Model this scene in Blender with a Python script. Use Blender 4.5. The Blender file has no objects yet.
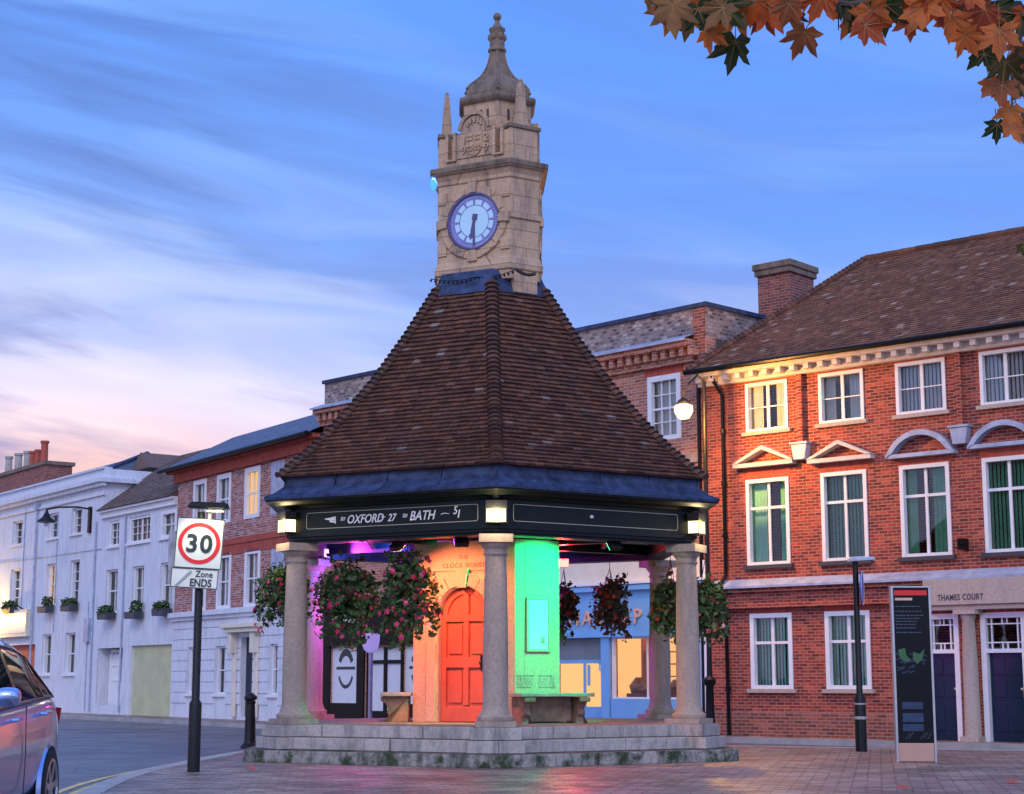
import bpy, math, random
from mathutils import Vector, Matrix
R = math.radians
random.seed(7)
sc = bpy.context.scene
# ------------------------------------------------------------------ camera, world, light, exposure
F, PIT, CH = 1699.2, R(9.505), 1.2
cam_d = bpy.data.cameras.new('camera'); cam = bpy.data.objects.new('camera', cam_d); sc.collection.objects.link(cam)
cam.location = (0, 0, CH); cam.rotation_euler = (R(90)+PIT, 0, 0)
cam_d.sensor_width = 36; cam_d.lens = F/1024*36; cam_d.clip_end = 3000; cam_d.clip_start = .05
sc.camera = cam
sc.view_settings.view_transform = 'Standard'; sc.view_settings.look = 'None'
sc.view_settings.exposure = 0.42; sc.view_settings.gamma = 1

def lin(r, g, b):
    f = lambda c: (c/255)/12.92 if c/255 <= .04045 else ((c/255+.055)/1.055)**2.4
    return (f(r), f(g), f(b), 1)

world = bpy.data.worlds.new('World'); sc.world = world; world.use_nodes = True
wn = world.node_tree.nodes; wl = world.node_tree.links; wn.clear()
def N(t, **k):
    n = wn.new(t)
    for a, v in k.items(): setattr(n, a, v)
    return n
wout = N('ShaderNodeOutputWorld'); bg = N('ShaderNodeBackground'); wl.new(bg.outputs[0], wout.inputs[0])
bg.inputs[1].default_value = 0.84
tc = N('ShaderNodeTexCoord'); sep = N('ShaderNodeSeparateXYZ'); wl.new(tc.outputs['Generated'], sep.inputs[0])
def wmath(op, a, b=None, clamp=False):
    n = N('ShaderNodeMath', operation=op, use_clamp=clamp)
    for i, v in enumerate((a, b)):
        if v is None: continue
        if isinstance(v, (int, float)): n.inputs[i].default_value = v
        else: wl.new(v, n.inputs[i])
    return n.outputs[0]
def wramp(fac, stops):
    n = N('ShaderNodeValToRGB'); e = n.color_ramp.elements
    while len(e) < len(stops): e.new(.5)
    for i, (p, c) in enumerate(stops): e[i].position = p; e[i].color = c
    wl.new(fac, n.inputs[0]); return n.outputs[0]
def wmix(fac, a, b):
    n = N('ShaderNodeMix', data_type='RGBA'); 
    if isinstance(fac, (int, float)): n.inputs[0].default_value = fac
    else: wl.new(fac, n.inputs[0])
    for s, v in ((6, a), (7, b)):
        if isinstance(v, tuple): n.inputs[s].default_value = v
        else: wl.new(v, n.inputs[s])
    return n.outputs[2]
X, Y, Z = sep.outputs
el = wmath('MAXIMUM', Z, 0)
# dusk sky: left (west, after sunset) is paler and pinker near the horizon, right stays blue
left = wramp(el, [(0, lin(250, 170, 150)), (.122, lin(250, 196, 190)), (.160, lin(232, 216, 238)), (.195, lin(176, 186, 234)), (.235, lin(128, 160, 232)), (.33, lin(98, 150, 240)), (.42, lin(86, 146, 244)), (1, lin(110, 158, 244))])
right = wramp(el, [(0, lin(190, 190, 240)), (.16, lin(136, 168, 244)), (.26, lin(92, 142, 238)), (.40, lin(82, 142, 244)), (1, lin(110, 150, 238))])
side = N('ShaderNodeMapRange', interpolation_type='SMOOTHSTEP'); wl.new(X, side.inputs[0])
side.inputs[1].default_value = -.26; side.inputs[2].default_value = .06
base = wmix(side.outputs[0], left, right)
# streaked clouds
cmb = N('ShaderNodeCombineXYZ')
wl.new(wmath('ADD', wmath('MULTIPLY', X, 3.2), wmath('MULTIPLY', Z, 3.0)), cmb.inputs[0]); wl.new(wmath('MULTIPLY', Y, 1.5), cmb.inputs[1]); wl.new(wmath('ADD', wmath('MULTIPLY', Z, 19.0), wmath('MULTIPLY', X, 2.2)), cmb.inputs[2])
nz = N('ShaderNodeTexNoise'); wl.new(cmb.outputs[0], nz.inputs['Vector'])
nz.inputs['Scale'].default_value = 1.45; nz.inputs['Detail'].default_value = 8; nz.inputs['Roughness'].default_value = .58; nz.inputs['Distortion'].default_value = .45
cl = wramp(nz.outputs[0], [(.43, (0, 0, 0, 1)), (.62, (1, 1, 1, 1))])
nz2 = N('ShaderNodeTexNoise'); 
cm2 = N('ShaderNodeVectorMath', operation='ADD'); wl.new(cmb.outputs[0], cm2.inputs[0]); cm2.inputs[1].default_value = (7.3, 2.1, 4.4); wl.new(cm2.outputs[0], nz2.inputs['Vector'])
nz2.inputs['Scale'].default_value = 1.25; nz2.inputs['Detail'].default_value = 7; nz2.inputs['Distortion'].default_value = .8
cl2 = wramp(nz2.outputs[0], [(.46, (0, 0, 0, 1)), (.72, (1, 1, 1, 1))])
darkcl = wramp(el, [(0, lin(200, 160, 180)), (.14, lin(158, 146, 192)), (.20, lin(122, 132, 196)), (.28, lin(92, 124, 200)), (.4, lin(84, 128, 216))])
palecl = wramp(el, [(0, lin(255, 214, 204)), (.16, lin(248, 232, 246)), (.22, lin(206, 214, 248)), (.27, lin(156, 186, 246)), (.34, lin(128, 174, 248)), (.42, lin(112, 168, 250))])
amt = wramp(side.outputs[0], [(0, (1, 1, 1, 1)), (.6, (.7, .7, .7, 1)), (1, (.42, .42, .42, 1))])
c1 = wmix(wmath('MULTIPLY', cl, amt), base, darkcl)
c2 = wmix(wmath('MULTIPLY', cl2, wmath('MULTIPLY', amt, .75)), c1, palecl)
# the physical sky tints the whole dome a little
sky = N('ShaderNodeTexSky', sky_type='NISHITA', sun_disc=False, sun_elevation=R(4), sun_rotation=R(205), altitude=80)
skym = N('ShaderNodeVectorMath', operation='SCALE'); wl.new(sky.outputs[0], skym.inputs[0]); skym.inputs[3].default_value = .03
# sky behind the camera is brightened in blue, an added fill for the facades
back = N('ShaderNodeMapRange', interpolation_type='SMOOTHSTEP'); wl.new(Y, back.inputs[0]); back.inputs[1].default_value = .35; back.inputs[2].default_value = -.7
c3 = wmix(back.outputs[0], c2, (.50, .70, 1.42, 1))
fin = N('ShaderNodeVectorMath', operation='ADD'); wl.new(c3, fin.inputs[0]); wl.new(skym.outputs[0], fin.inputs[1])
wl.new(fin.outputs[0], bg.inputs[0])

def lamp(name, typ, loc, energy, col, rot=None, target=None, **k):
    d = bpy.data.lights.new(name, typ); d.energy = energy; d.color = col
    for a, v in k.items(): setattr(d, a, v)
    o = bpy.data.objects.new(name, d); sc.collection.objects.link(o); o.location = loc
    if target is not None: o.rotation_euler = (Vector(target)-Vector(loc)).to_track_quat('-Z', 'Y').to_euler()
    if rot: o.rotation_euler = rot
    return o
soft_fill = lamp('soft_fill', 'SUN', (0, -20, 30), .60, (1.0, .84, .74), target=(3.5, 0, 17), angle=R(18))  # wide soft lamp added for mild shaping, not direct sunlight

# ------------------------------------------------------------------ pixel rays (to measure places off the photograph)
C_, S_ = math.cos(PIT), math.sin(PIT)
def ray(px, py):
    x = (px-512)/F; v = (397-py)/F
    return Vector((x, C_-v*S_, S_+v*C_))
def at(px, py, Y):
    d = ray(px, py); return Vector((0, 0, CH))+d*(Y/d.y)
def ground(px, py, z=0):
    d = ray(px, py); return Vector((0, 0, CH))+d*((z-CH)/d.z)

# ------------------------------------------------------------------ materials
MATS = {}
def new_mat(name):
    m = bpy.data.materials.new(name); m.use_nodes = True; m.node_tree.nodes.clear(); MATS[name] = m
    nt = m.node_tree; o = nt.nodes.new('ShaderNodeOutputMaterial'); b = nt.nodes.new('ShaderNodeBsdfPrincipled')
    nt.links.new(b.outputs[0], o.inputs[0]); return m, nt, b, o
def nd(nt, t, **k):
    n = nt.nodes.new(t)
    for a, v in k.items():
        if a.startswith('i_'):
            n.inputs[a[2:].replace('_', ' ')].default_value = v
        else: setattr(n, a, v)
    return n
def rampn(nt, fac, stops, interp='LINEAR'):
    n = nt.nodes.new('ShaderNodeValToRGB'); n.color_ramp.interpolation = interp; e = n.color_ramp.elements
    while len(e) < len(stops): e.new(.5)
    for i, (p, c) in enumerate(stops): e[i].position = p; e[i].color = c if len(c) == 4 else (*c, 1)
    nt.links.new(fac, n.inputs[0]); return n.outputs[0]
def mixn(nt, fac, a, b, mode='MIX'):
    n = nt.nodes.new('ShaderNodeMix'); n.data_type = 'RGBA'; n.blend_type = mode
    for s, v in ((0, fac), (6, a), (7, b)):
        if isinstance(v, (int, float)): n.inputs[s].default_value = v
        elif isinstance(v, tuple): n.inputs[s].default_value = v if len(v) == 4 else (*v, 1)
        else: nt.links.new(v, n.inputs[s])
    return n.outputs[2]
def noise(nt, scale, detail=4, vec=None, rough=.55, dist=0):
    n = nd(nt, 'ShaderNodeTexNoise', i_Scale=scale, i_Detail=detail, i_Roughness=rough, i_Distortion=dist)
    if vec is None:
        t = nt.nodes.new('ShaderNodeTexCoord'); vec = t.outputs['Object']
    nt.links.new(vec, n.inputs['Vector']); return n.outputs[0]
def bumpn(nt, b, h, s=.3, d=.02):
    n = nd(nt, 'ShaderNodeBump', i_Strength=s, i_Distance=d); nt.links.new(h, n.inputs['Height']); nt.links.new(n.outputs[0], b.inputs['Normal'])
def plain(name, col, rough=.6, metal=0, var=.12, scale=8, bump=.1, spec=.5):
    m, nt, b, o = new_mat(name)
    c = tuple(col[:3])
    n = noise(nt, scale, 5)
    lo = tuple(v*(1-var) for v in c); hi = tuple(min(1, v*(1+var)) for v in c)
    nt.links.new(rampn(nt, n, [(.3, lo), (.7, hi)]), b.inputs['Base Color'])
    b.inputs['Roughness'].default_value = rough; b.inputs['Metallic'].default_value = metal; b.inputs['Specular IOR Level'].default_value = spec
    if bump: bumpn(nt, b, noise(nt, scale*6, 3), bump, .01)
    return m
def stone(name, c1, c2, dark, joint=None, stain=.5, moss=0, rough=.85):
    m, nt, b, o = new_mat(name)
    t = nt.nodes.new('ShaderNodeTexCoord')
    a = mixn(nt, noise(nt, 2.2, 5), c1, c2)
    sp = rampn(nt, noise(nt, 24, 4), [(.35, (.84,)*3), (.65, (1.06,)*3)])
    a = mixn(nt, 1, a, sp, 'MULTIPLY')
    mp = nd(nt, 'ShaderNodeMapping'); mp.inputs['Scale'].default_value = (5, 5, .9); nt.links.new(t.outputs['Object'], mp.inputs[0])
    st = rampn(nt, noise(nt, 1.0, 6, mp.outputs[0], .65), [(.48, (0,)*3), (.72, (stain,)*3)])
    a = mixn(nt, st, a, dark)
    if moss:
        ms = rampn(nt, noise(nt, 3.1, 6, rough=.7), [(.52-.10*moss*moss, (0,)*3), (.64-.06*moss, (moss,)*3)])
        a = mixn(nt, ms, a, (.030, .05, .014))
    if joint:
        sx = nd(nt, 'ShaderNodeSeparateXYZ'); nt.links.new(t.outputs['Object'], sx.inputs[0])
        ad = nd(nt, 'ShaderNodeMath', operation='ADD'); nt.links.new(sx.outputs[0], ad.inputs[0])
        sy = nd(nt, 'ShaderNodeMath', operation='MULTIPLY'); sy.inputs[1].default_value = .7; nt.links.new(sx.outputs[1], sy.inputs[0]); nt.links.new(sy.outputs[0], ad.inputs[1])
        cb = nd(nt, 'ShaderNodeCombineXYZ'); nt.links.new(ad.outputs[0], cb.inputs[0]); nt.links.new(sx.outputs[2], cb.inputs[1])
        br = nd(nt, 'ShaderNodeTexBrick', i_Scale=1.0); br.inputs['Brick Width'].default_value = joint[0]; br.inputs['Row Height'].default_value = joint[1]
        br.inputs['Mortar Size'].default_value = .008; br.inputs['Color1'].default_value = (1, 1, 1, 1); br.inputs['Color2'].default_value = (.84, .86, .88, 1); br.inputs['Mortar'].default_value = (.5, .46, .44, 1)
        nt.links.new(cb.outputs[0], br.inputs['Vector'])
        a = mixn(nt, 1, a, br.outputs['Color'], 'MULTIPLY')
    nt.links.new(a, b.inputs['Base Color']); b.inputs['Roughness'].default_value = rough
    bumpn(nt, b, noise(nt, 30, 5), .35, .012); return m
def brick(name, c1, c2, mortar, c3=None, w=.225, h=.075, bump=.5, blotch=.5, msize=.011):
    m, nt, b, o = new_mat(name)
    t = nt.nodes.new('ShaderNodeTexCoord'); sx = nd(nt, 'ShaderNodeSeparateXYZ'); nt.links.new(t.outputs['Object'], sx.inputs[0])
    ad = nd(nt, 'ShaderNodeMath', operation='ADD'); nt.links.new(sx.outputs[0], ad.inputs[0]); nt.links.new(sx.outputs[1], ad.inputs[1])
    cb = nd(nt, 'ShaderNodeCombineXYZ'); nt.links.new(ad.outputs[0], cb.inputs[0]); nt.links.new(sx.outputs[2], cb.inputs[1])
    br = nd(nt, 'ShaderNodeTexBrick', i_Scale=1.0); br.inputs['Brick Width'].default_value = w; br.inputs['Row Height'].default_value = h
    br.inputs['Mortar Size'].default_value = msize; br.inputs['Mortar Smooth'].default_value = .2; br.inputs['Bias'].default_value = 0
    br.inputs['Color1'].default_value = (0, 0, 0, 1); br.inputs['Color2'].default_value = (1, 1, 1, 1); br.inputs['Mortar'].default_value = (.5, .5, .5, 1)
    nt.links.new(cb.outputs[0], br.inputs['Vector'])
    bc = rampn(nt, br.outputs['Color'], [(0, c1), (.55, c2), (1, c3 or c2)])
    ns = rampn(nt, noise(nt, 3.0, 6, cb.outputs[0], .7), [(.32, (1-blotch,)*3), (.68, (1+blotch*.45,)*3)])
    bc = mixn(nt, 1, bc, ns, 'MULTIPLY')
    ns2 = rampn(nt, noise(nt, 60, 2, cb.outputs[0]), [(.3, (.8,)*3), (.7, (1.15,)*3)])
    bc = mixn(nt, 1, bc, ns2, 'MULTIPLY')
    col = mixn(nt, br.outputs['Fac'], bc, mortar)
    nt.links.new(col, b.inputs['Base Color']); b.inputs['Roughness'].default_value = .88
    inv = nd(nt, 'ShaderNodeMath', operation='SUBTRACT'); inv.inputs[0].default_value = 1; nt.links.new(br.outputs['Fac'], inv.inputs[1])
    bumpn(nt, b, inv.outputs[0], bump, .01); return m
def island(name, stops, rough=.8, bump=.3, moss=None, spec=.4, trans=0, sps=(16,.70)):
    m, nt, b, o = new_mat(name)
    g = nd(nt, 'ShaderNodeNewGeometry')
    c = rampn(nt, g.outputs['Random Per Island'], stops)
    ns = rampn(nt, noise(nt, 14, 5), [(.3, (.65,)*3), (.7, (1.25,)*3)])
    c = mixn(nt, 1, c, ns, 'MULTIPLY')
    if moss:
        ms = rampn(nt, noise(nt, .9, 6, rough=.75), [(.5, (0,)*3), (.68, (moss[1],)*3)])
        c = mixn(nt, ms, c, moss[0])
        sp = rampn(nt, noise(nt, sps[0], 3), [(sps[1], (0,)*3), (sps[1]+.03, (.55,)*3)])
        c = mixn(nt, sp, c, (.42, .42, .36))
    nt.links.new(c, b.inputs['Base Color']); b.inputs['Roughness'].default_value = rough; b.inputs['Specular IOR Level'].default_value = spec
    if trans:
        tl = nt.nodes.new('ShaderNodeBsdfTranslucent'); nt.links.new(c, tl.inputs[0]); mx = nt.nodes.new('ShaderNodeMixShader'); mx.inputs[0].default_value = trans
        nt.links.new(b.outputs[0], mx.inputs[1]); nt.links.new(tl.outputs[0], mx.inputs[2]); nt.links.new(mx.outputs[0], o.inputs[0])
    bumpn(nt, b, noise(nt, 40, 3), bump, .01); return m
def emit(name, col, s):
    m = bpy.data.materials.new(name); m.use_nodes = True; nt = m.node_tree; nt.nodes.clear(); MATS[name] = m
    o = nt.nodes.new('ShaderNodeOutputMaterial'); e = nt.nodes.new('ShaderNodeEmission'); e.inputs[0].default_value = (*col[:3], 1); e.inputs[1].default_value = s
    nt.links.new(e.outputs[0], o.inputs[0]); return m
def glass(name, tint=(.75, .85, .9), base=.10, rough=.02):
    m = bpy.data.materials.new(name); m.use_nodes = True; nt = m.node_tree; nt.nodes.clear(); MATS[name] = m
    o = nt.nodes.new('ShaderNodeOutputMaterial'); tr = nt.nodes.new('ShaderNodeBsdfTransparent'); gl = nt.nodes.new('ShaderNodeBsdfGlossy')
    tr.inputs[0].default_value = (*tint, 1); gl.inputs['Roughness'].default_value = rough
    fr = nt.nodes.new('ShaderNodeFresnel'); fr.inputs[0].default_value = 1.5
    ad = nt.nodes.new('ShaderNodeMath'); ad.operation = 'ADD'; ad.use_clamp = True; ad.inputs[1].default_value = base; nt.links.new(fr.outputs[0], ad.inputs[0])
    t = nt.nodes.new('ShaderNodeTexCoord'); nn = nd(nt, 'ShaderNodeTexNoise', i_Scale=1.4, i_Detail=1); nt.links.new(t.outputs['Object'], nn.inputs['Vector'])
    bp = nd(nt, 'ShaderNodeBump', i_Strength=.25, i_Distance=.02); nt.links.new(nn.outputs[0], bp.inputs['Height']); nt.links.new(bp.outputs[0], gl.inputs['Normal'])
    mx = nt.nodes.new('ShaderNodeMixShader'); nt.links.new(ad.outputs[0], mx.inputs[0]); nt.links.new(tr.outputs[0], mx.inputs[1]); nt.links.new(gl.outputs[0], mx.inputs[2])
    nt.links.new(mx.outputs[0], o.inputs[0]); return m

stone('sandstone', (.68, .45, .27), (.54, .36, .22), (.16, .12, .11), joint=(.62, .30), stain=.8)
stone('sandstone_core', (.55, .45, .33), (.46, .37, .28), (.3, .24, .19), joint=None, stain=.15)
stone('column_stone', (.46, .35, .26), (.34, .27, .22), (.14, .12, .11), stain=.6)
stone('step_stone', (.56, .49, .42), (.42, .37, .33), (.13, .12, .11), stain=.75, moss=.25, joint=(.92, .1845))
stone('mossy_step', (.48, .43, .37), (.35, .31, .27), (.06, .06, .05), stain=.95, moss=1.0, joint=(1.25, .1845))
stone('cap_stone', (.20, .145, .10), (.27, .19, .125), (.05, .045, .04), stain=.85, moss=.3)
stone('portico_stone', (.50, .42, .34), (.44, .37, .31), (.25, .2, .17), stain=.4)
brick('brick_right', (.17, .024, .018), (.34, .040, .025), (.36, .21, .16), (.50, .095, .05), blotch=.5, msize=.009, w=.205, h=.069)
brick('brick_middle', (.33, .10, .06), (.48, .16, .09), (.42, .33, .28), (.55, .24, .16), blotch=.4)
brick('brick_left', (.20, .060, .05), (.46, .13, .10), (.50, .36, .32), (.44, .34, .33), blotch=.3)
brick('flint', (.09, .075, .08), (.30, .24, .22), (.30, .22, .18), (.52, .46, .42), w=.17, h=.085, blotch=.5, msize=.016)
brick('rubbed_brick', (.36, .055, .038), (.46, .085, .055), (.42, .16, .11), w=.07, h=.24, blotch=.2, msize=.004)
brick('chimney_brick', (.16, .045, .03), (.30, .07, .04), (.30, .2, .17), (.40, .12, .07), blotch=.5)
island('clay_tile', [(0, (.085, .036, .021)), (.5, (.125, .050, .028)), (.9, (.17, .064, .034)), (.985, (.18, .08, .05)), (1, (.30, .24, .20))], moss=((.045, .036, .022), .5), sps=(30,.74))
island('hip_tile', [(0, (.07, .032, .022)), (.6, (.12, .055, .035)), (1, (.17, .08, .05))], moss=((.05, .045, .03), .5))
island('right_tile', [(0, (.13, .055, .030)), (.4, (.19, .080, .042)), (.85, (.25, .105, .055)), (.965, (.30, .15, .09)), (1, (.42, .32, .25))], moss=((.13, .085, .04), .35), sps=(26,.73))
island('brown_tile', [(0, (.10, .065, .05)), (.5, (.16, .10, .08)), (1, (.22, .15, .115))], moss=((.10, .09, .05), .6))
island('slate', [(0, (.10, .12, .18)), (.5, (.13, .155, .22)), (1, (.17, .19, .26))], rough=.5, bump=.1)
plain('lead', (.035, .052, .11), .55, 0, .6, 5, .7, spec=.3)
plain('lead_pale', (.36, .42, .55), .5, .1, .25, 4, .2)
plain('white_paint', (.76, .78, .80), .45, 0, .05, 6, .03)
stone('white_render', (.74, .77, .82), (.66, .69, .75), (.36, .38, .42), stain=.55)
plain('cornice_paint', (.56, .52, .50), .6, 0, .15, 5, .1)
plain('cream_paint', (.72, .66, .54), .6, 0, .08, 3, .05)
plain('garage_paint', (.50, .52, .30), .55, 0, .10, 2, .03)
plain('black_paint', (.005, .006, .007), .35, 0, .3, 9, .1, spec=.18)
plain('frieze_paint', (.005, .009, .008), .4, 0, .3, 4, .05, spec=.22)
plain('black_iron', (.006, .007, .009), .4, 0, .5, 14, .5, spec=.3)
plain('grey_metal', (.30, .30, .32), .4, .6, .15, 9, .05)
plain('aluminium', (.5, .48, .46), .3, .8, .08, 12, .03)
plain('gold_paint', (.62, .58, .42), .5, 0, .1, 9, 0)
plain('letter_white', (.80, .80, .78), .5, 0, .05, 9, 0)
plain('wood_door', (.40, .095, .06), .55, 0, .12, 5, .3)
plain('bench_stone', (.23, .13, .09), .7, 0, .4, 6, .4)
plain('bench_slab', (.30, .28, .26), .6, 0, .25, 6, .3)
plain('dark_door', (.005, .02, .045), .3, 0, .2, 4, 0, spec=.3)
plain('blue_shop', (.17, .42, .72), .4, 0, .06, 3, .02)
plain('grey_shop', (.20, .24, .25), .6, 0, .1, 3, .02)
plain('orange_letter', (.72, .42, .30), .5, 0, .1, 9, 0)
plain('green_blind', (.36, .82, .58), .7, 0, .12, 3, 0)
plain('dark_green_blind', (.12, .40, .25), .7, 0, .2, 3, 0)
plain('pale_curtain', (.62, .62, .58), .9, 0, .12, 4, .1)
plain('window_board', (.62, .64, .68), .6, 0, .04, 3, 0)
plain('board_dark', (.05, .05, .06), .6, 0, .04, 3, 0)
plain('stone_band', (.36, .28, .22), .8, 0, .2, 5, .2)
plain('clock_white', (.50, .76, .86), .4, 0, .04, 4, 0)
plain('clock_purple', (.22, .20, .46), .45, 0, .15, 6, 0)
plain('clock_hand', (.09, .08, .18), .4, 0, .1, 6, 0)
plain('sign_white', (.74, .76, .66), .4, 0, .06, 5, 0)
plain('sign_red', (.70, .015, .015), .4, 0, .05, 5, 0)
plain('sign_black', (.02, .03, .03), .4, 0, .05, 5, 0)
plain('sign_grey', (.35, .35, .36), .5, 0, .3, 9, 0)
plain('sign_blue', (.03, .10, .55), .4, 0, .05, 5, 0)
plain('copper_panel', (.55, .33, .24), .38, .5, .08, 2, .03)
plain('map_green', (.035, .12, .035), .3, 0, .1, 9, 0)
plain('map_blue', (.015, .035, .08), .3, 0, .3, 9, 0)
plain('text_dim', (.05, .07, .10), .4, 0, .1, 9, 0)
plain('pot_red', (.42, .09, .05), .8, 0, .2, 9, .1)
plain('pot_buff', (.42, .38, .32), .8, 0, .2, 9, .1)
plain('kerb_stone', (.34, .33, .32), .8, 0, .2, 2, .2)
plain('yellow_line', (.62, .46, .16), .7, 0, .3, 5, .1)
plain('white_line', (.66, .66, .62), .7, 0, .2, 5, .1)
plain('leaf_vein', (.30, .16, .05), .6, 0, .1, 9, 0)
plain('bark', (.09, .07, .05), .9, 0, .4, 9, .6)
plain('rubber', (.015, .015, .016), .8, 0, .2, 20, .2)
plain('trim_black', (.012, .012, .013), .35, 0, .1, 9, 0)
plain('basket_liner', (.08, .05, .03), .9, 0, .3, 20, .4)
plain('planter_grey', (.05, .06, .08), .6, 0, .2, 9, .1)
plain('soffit', (.42, .38, .36), .7, 0, .12, 3, .05)
island('leaf_green', [(0, (.015, .045, .014)), (.5, (.045, .10, .028)), (.9, (.10, .17, .05)), (1, (.16, .10, .04))], rough=.55, bump=0)
island('leaf_mixed', [(0, (.02, .03, .012)), (.4, (.04, .06, .02)), (.7, (.12, .06, .03)), (1, (.16, .04, .04))], rough=.55, bump=0)
island('petal_pink', [(0, (.42, .02, .07)), (.6, (.65, .05, .14)), (.92, (.72, .12, .22)), (1, (.75, .6, .5))], rough=.5, bump=0)
island('petal_red', [(0, (.22, .015, .02)), (.7, (.42, .03, .04)), (1, (.55, .2, .2))], rough=.5, bump=0)
island('autumn_leaf', [(0, (.62, .10, .015)), (.28, (.75, .22, .04)), (.45, (.42, .06, .02)), (.58, (.36, .17, .05)), (.66, (.08, .09, .02)), (.84, (.022, .055, .014)), (1, (.04, .08, .02))], rough=.5, bump=.1, trans=.5)
emit('lamp_white', (1.0, .74, .36), 2.6); emit('lamp_street', (1.0, .50, .10), 14)
emit('led_purple', (.75, .22, 1.0), 4.5); emit('led_red', (1.0, .12, .10), 5); emit('led_blue', (.1, .35, 1.0), 4.5); emit('led_blue_soft', (.04, .2, 1.0), 2.2)
emit('led_orange', (1.0, .3, .1), 6); emit('led_green', (.1, 1.0, .4), 6); emit('sign_lamp', (1.0, .95, .6), 1.6)
emit('warm_glow', (1.0, .56, .22), .8); emit('shop_wall_glow', (1.0, .50, .17), .85); emit('lit_white', (1.0, .74, .45), 1.2); emit('pub_sign', (1.0, .52, .13), 1.5)
glass('window_glass', tint=(.93,.97,.97), base=.045); glass('shop_glass', (.95, .95, .95), .02); glass('car_glass', (.22, .26, .28), .12)

# asphalt, pavers, car paint
m, nt, b, o = new_mat('asphalt')
c = rampn(nt, noise(nt, .35, 6), [(.3, (.075, .078, .090)), (.7, (.125, .125, .14))])
c = mixn(nt, rampn(nt, noise(nt, .12, 2), [(.52, (0,)*3), (.53, (.45,)*3)]), c, (.05, .05, .058))
ck = nd(nt, 'ShaderNodeTexVoronoi', i_Scale=.45, feature='DISTANCE_TO_EDGE'); tck = nt.nodes.new('ShaderNodeTexCoord'); nt.links.new(tck.outputs['Object'], ck.inputs['Vector'])
c = mixn(nt, rampn(nt, ck.outputs['Distance'], [(.0, (.6,)*3), (.012, (0,)*3)]), c, (.02, .02, .025))
c = mixn(nt, 1, c, rampn(nt, noise(nt, 90, 2), [(.3, (.6,)*3), (.7, (1.5,)*3)]), 'MULTIPLY')
nt.links.new(c, b.inputs['Base Color']); nt.links.new(rampn(nt, noise(nt, 1.2, 4), [(.3, (.32,)*3), (.7, (.5,)*3)]), b.inputs['Roughness']); bumpn(nt, b, noise(nt, 120, 2), .25, .006)
def paving(name, w, h, rotz):
    m, nt, b, o = new_mat(name)
    t = nt.nodes.new('ShaderNodeTexCoord'); mp = nd(nt, 'ShaderNodeMapping'); mp.inputs['Rotation'].default_value = (0, 0, rotz); nt.links.new(t.outputs['Object'], mp.inputs[0])
    br = nd(nt, 'ShaderNodeTexBrick', i_Scale=1.0); br.inputs['Brick Width'].default_value = w; br.inputs['Row Height'].default_value = h
    br.inputs['Mortar Size'].default_value = .012; br.inputs['Mortar Smooth'].default_value = .3
    br.inputs['Color1'].default_value = (0, 0, 0, 1); br.inputs['Color2'].default_value = (1, 1, 1, 1); br.inputs['Mortar'].default_value = (.5,)*3+(1,)
    nt.links.new(mp.outputs[0], br.inputs['Vector'])
    c = rampn(nt, br.outputs['Color'], [(0, (.17, .105, .08)), (.5, (.26, .175, .135)), (1, (.38, .27, .21))])
    c = mixn(nt, 1, c, rampn(nt, noise(nt, .8, 6, rough=.65), [(.3, (.5,)*3), (.7, (1.5,)*3)]), 'MULTIPLY')
    c = mixn(nt, rampn(nt, noise(nt, 9, 2), [(.72, (0,)*3), (.74, (.7,)*3)]), c, (.05, .045, .045))
    c = mixn(nt, br.outputs['Fac'], c, (.045, .038, .036))
    nt.links.new(c, b.inputs['Base Color'])
    nt.links.new(rampn(nt, noise(nt, 2.2, 5), [(.35, (.34,)*3), (.65, (.62,)*3)]), b.inputs['Roughness'])
    inv = nd(nt, 'ShaderNodeMath', operation='SUBTRACT'); nt.links.new(noise(nt, 6, 4), inv.inputs[0]); nt.links.new(br.outputs['Fac'], inv.inputs[1])
    bumpn(nt, b, inv.outputs[0], .8, .012); return m
paving('pavers', .34, .17, R(12)); paving('far_pavers', .5, .4, R(-42))
m, nt, b, o = new_mat('car_window')
b.inputs['Base Color'].default_value = (.006,.007,.009,1); b.inputs['Roughness'].default_value = .03; b.inputs['Specular IOR Level'].default_value = .6
m, nt, b, o = new_mat('car_paint')
b.inputs['Base Color'].default_value = (.42, .54, .84, 1); b.inputs['Metallic'].default_value = .85; b.inputs['Roughness'].default_value = .28
b.inputs['Coat Weight'].default_value = 1; b.inputs['Coat Roughness'].default_value = .03
bumpn(nt, b, noise(nt, 300, 2), .03, .001)

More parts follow.
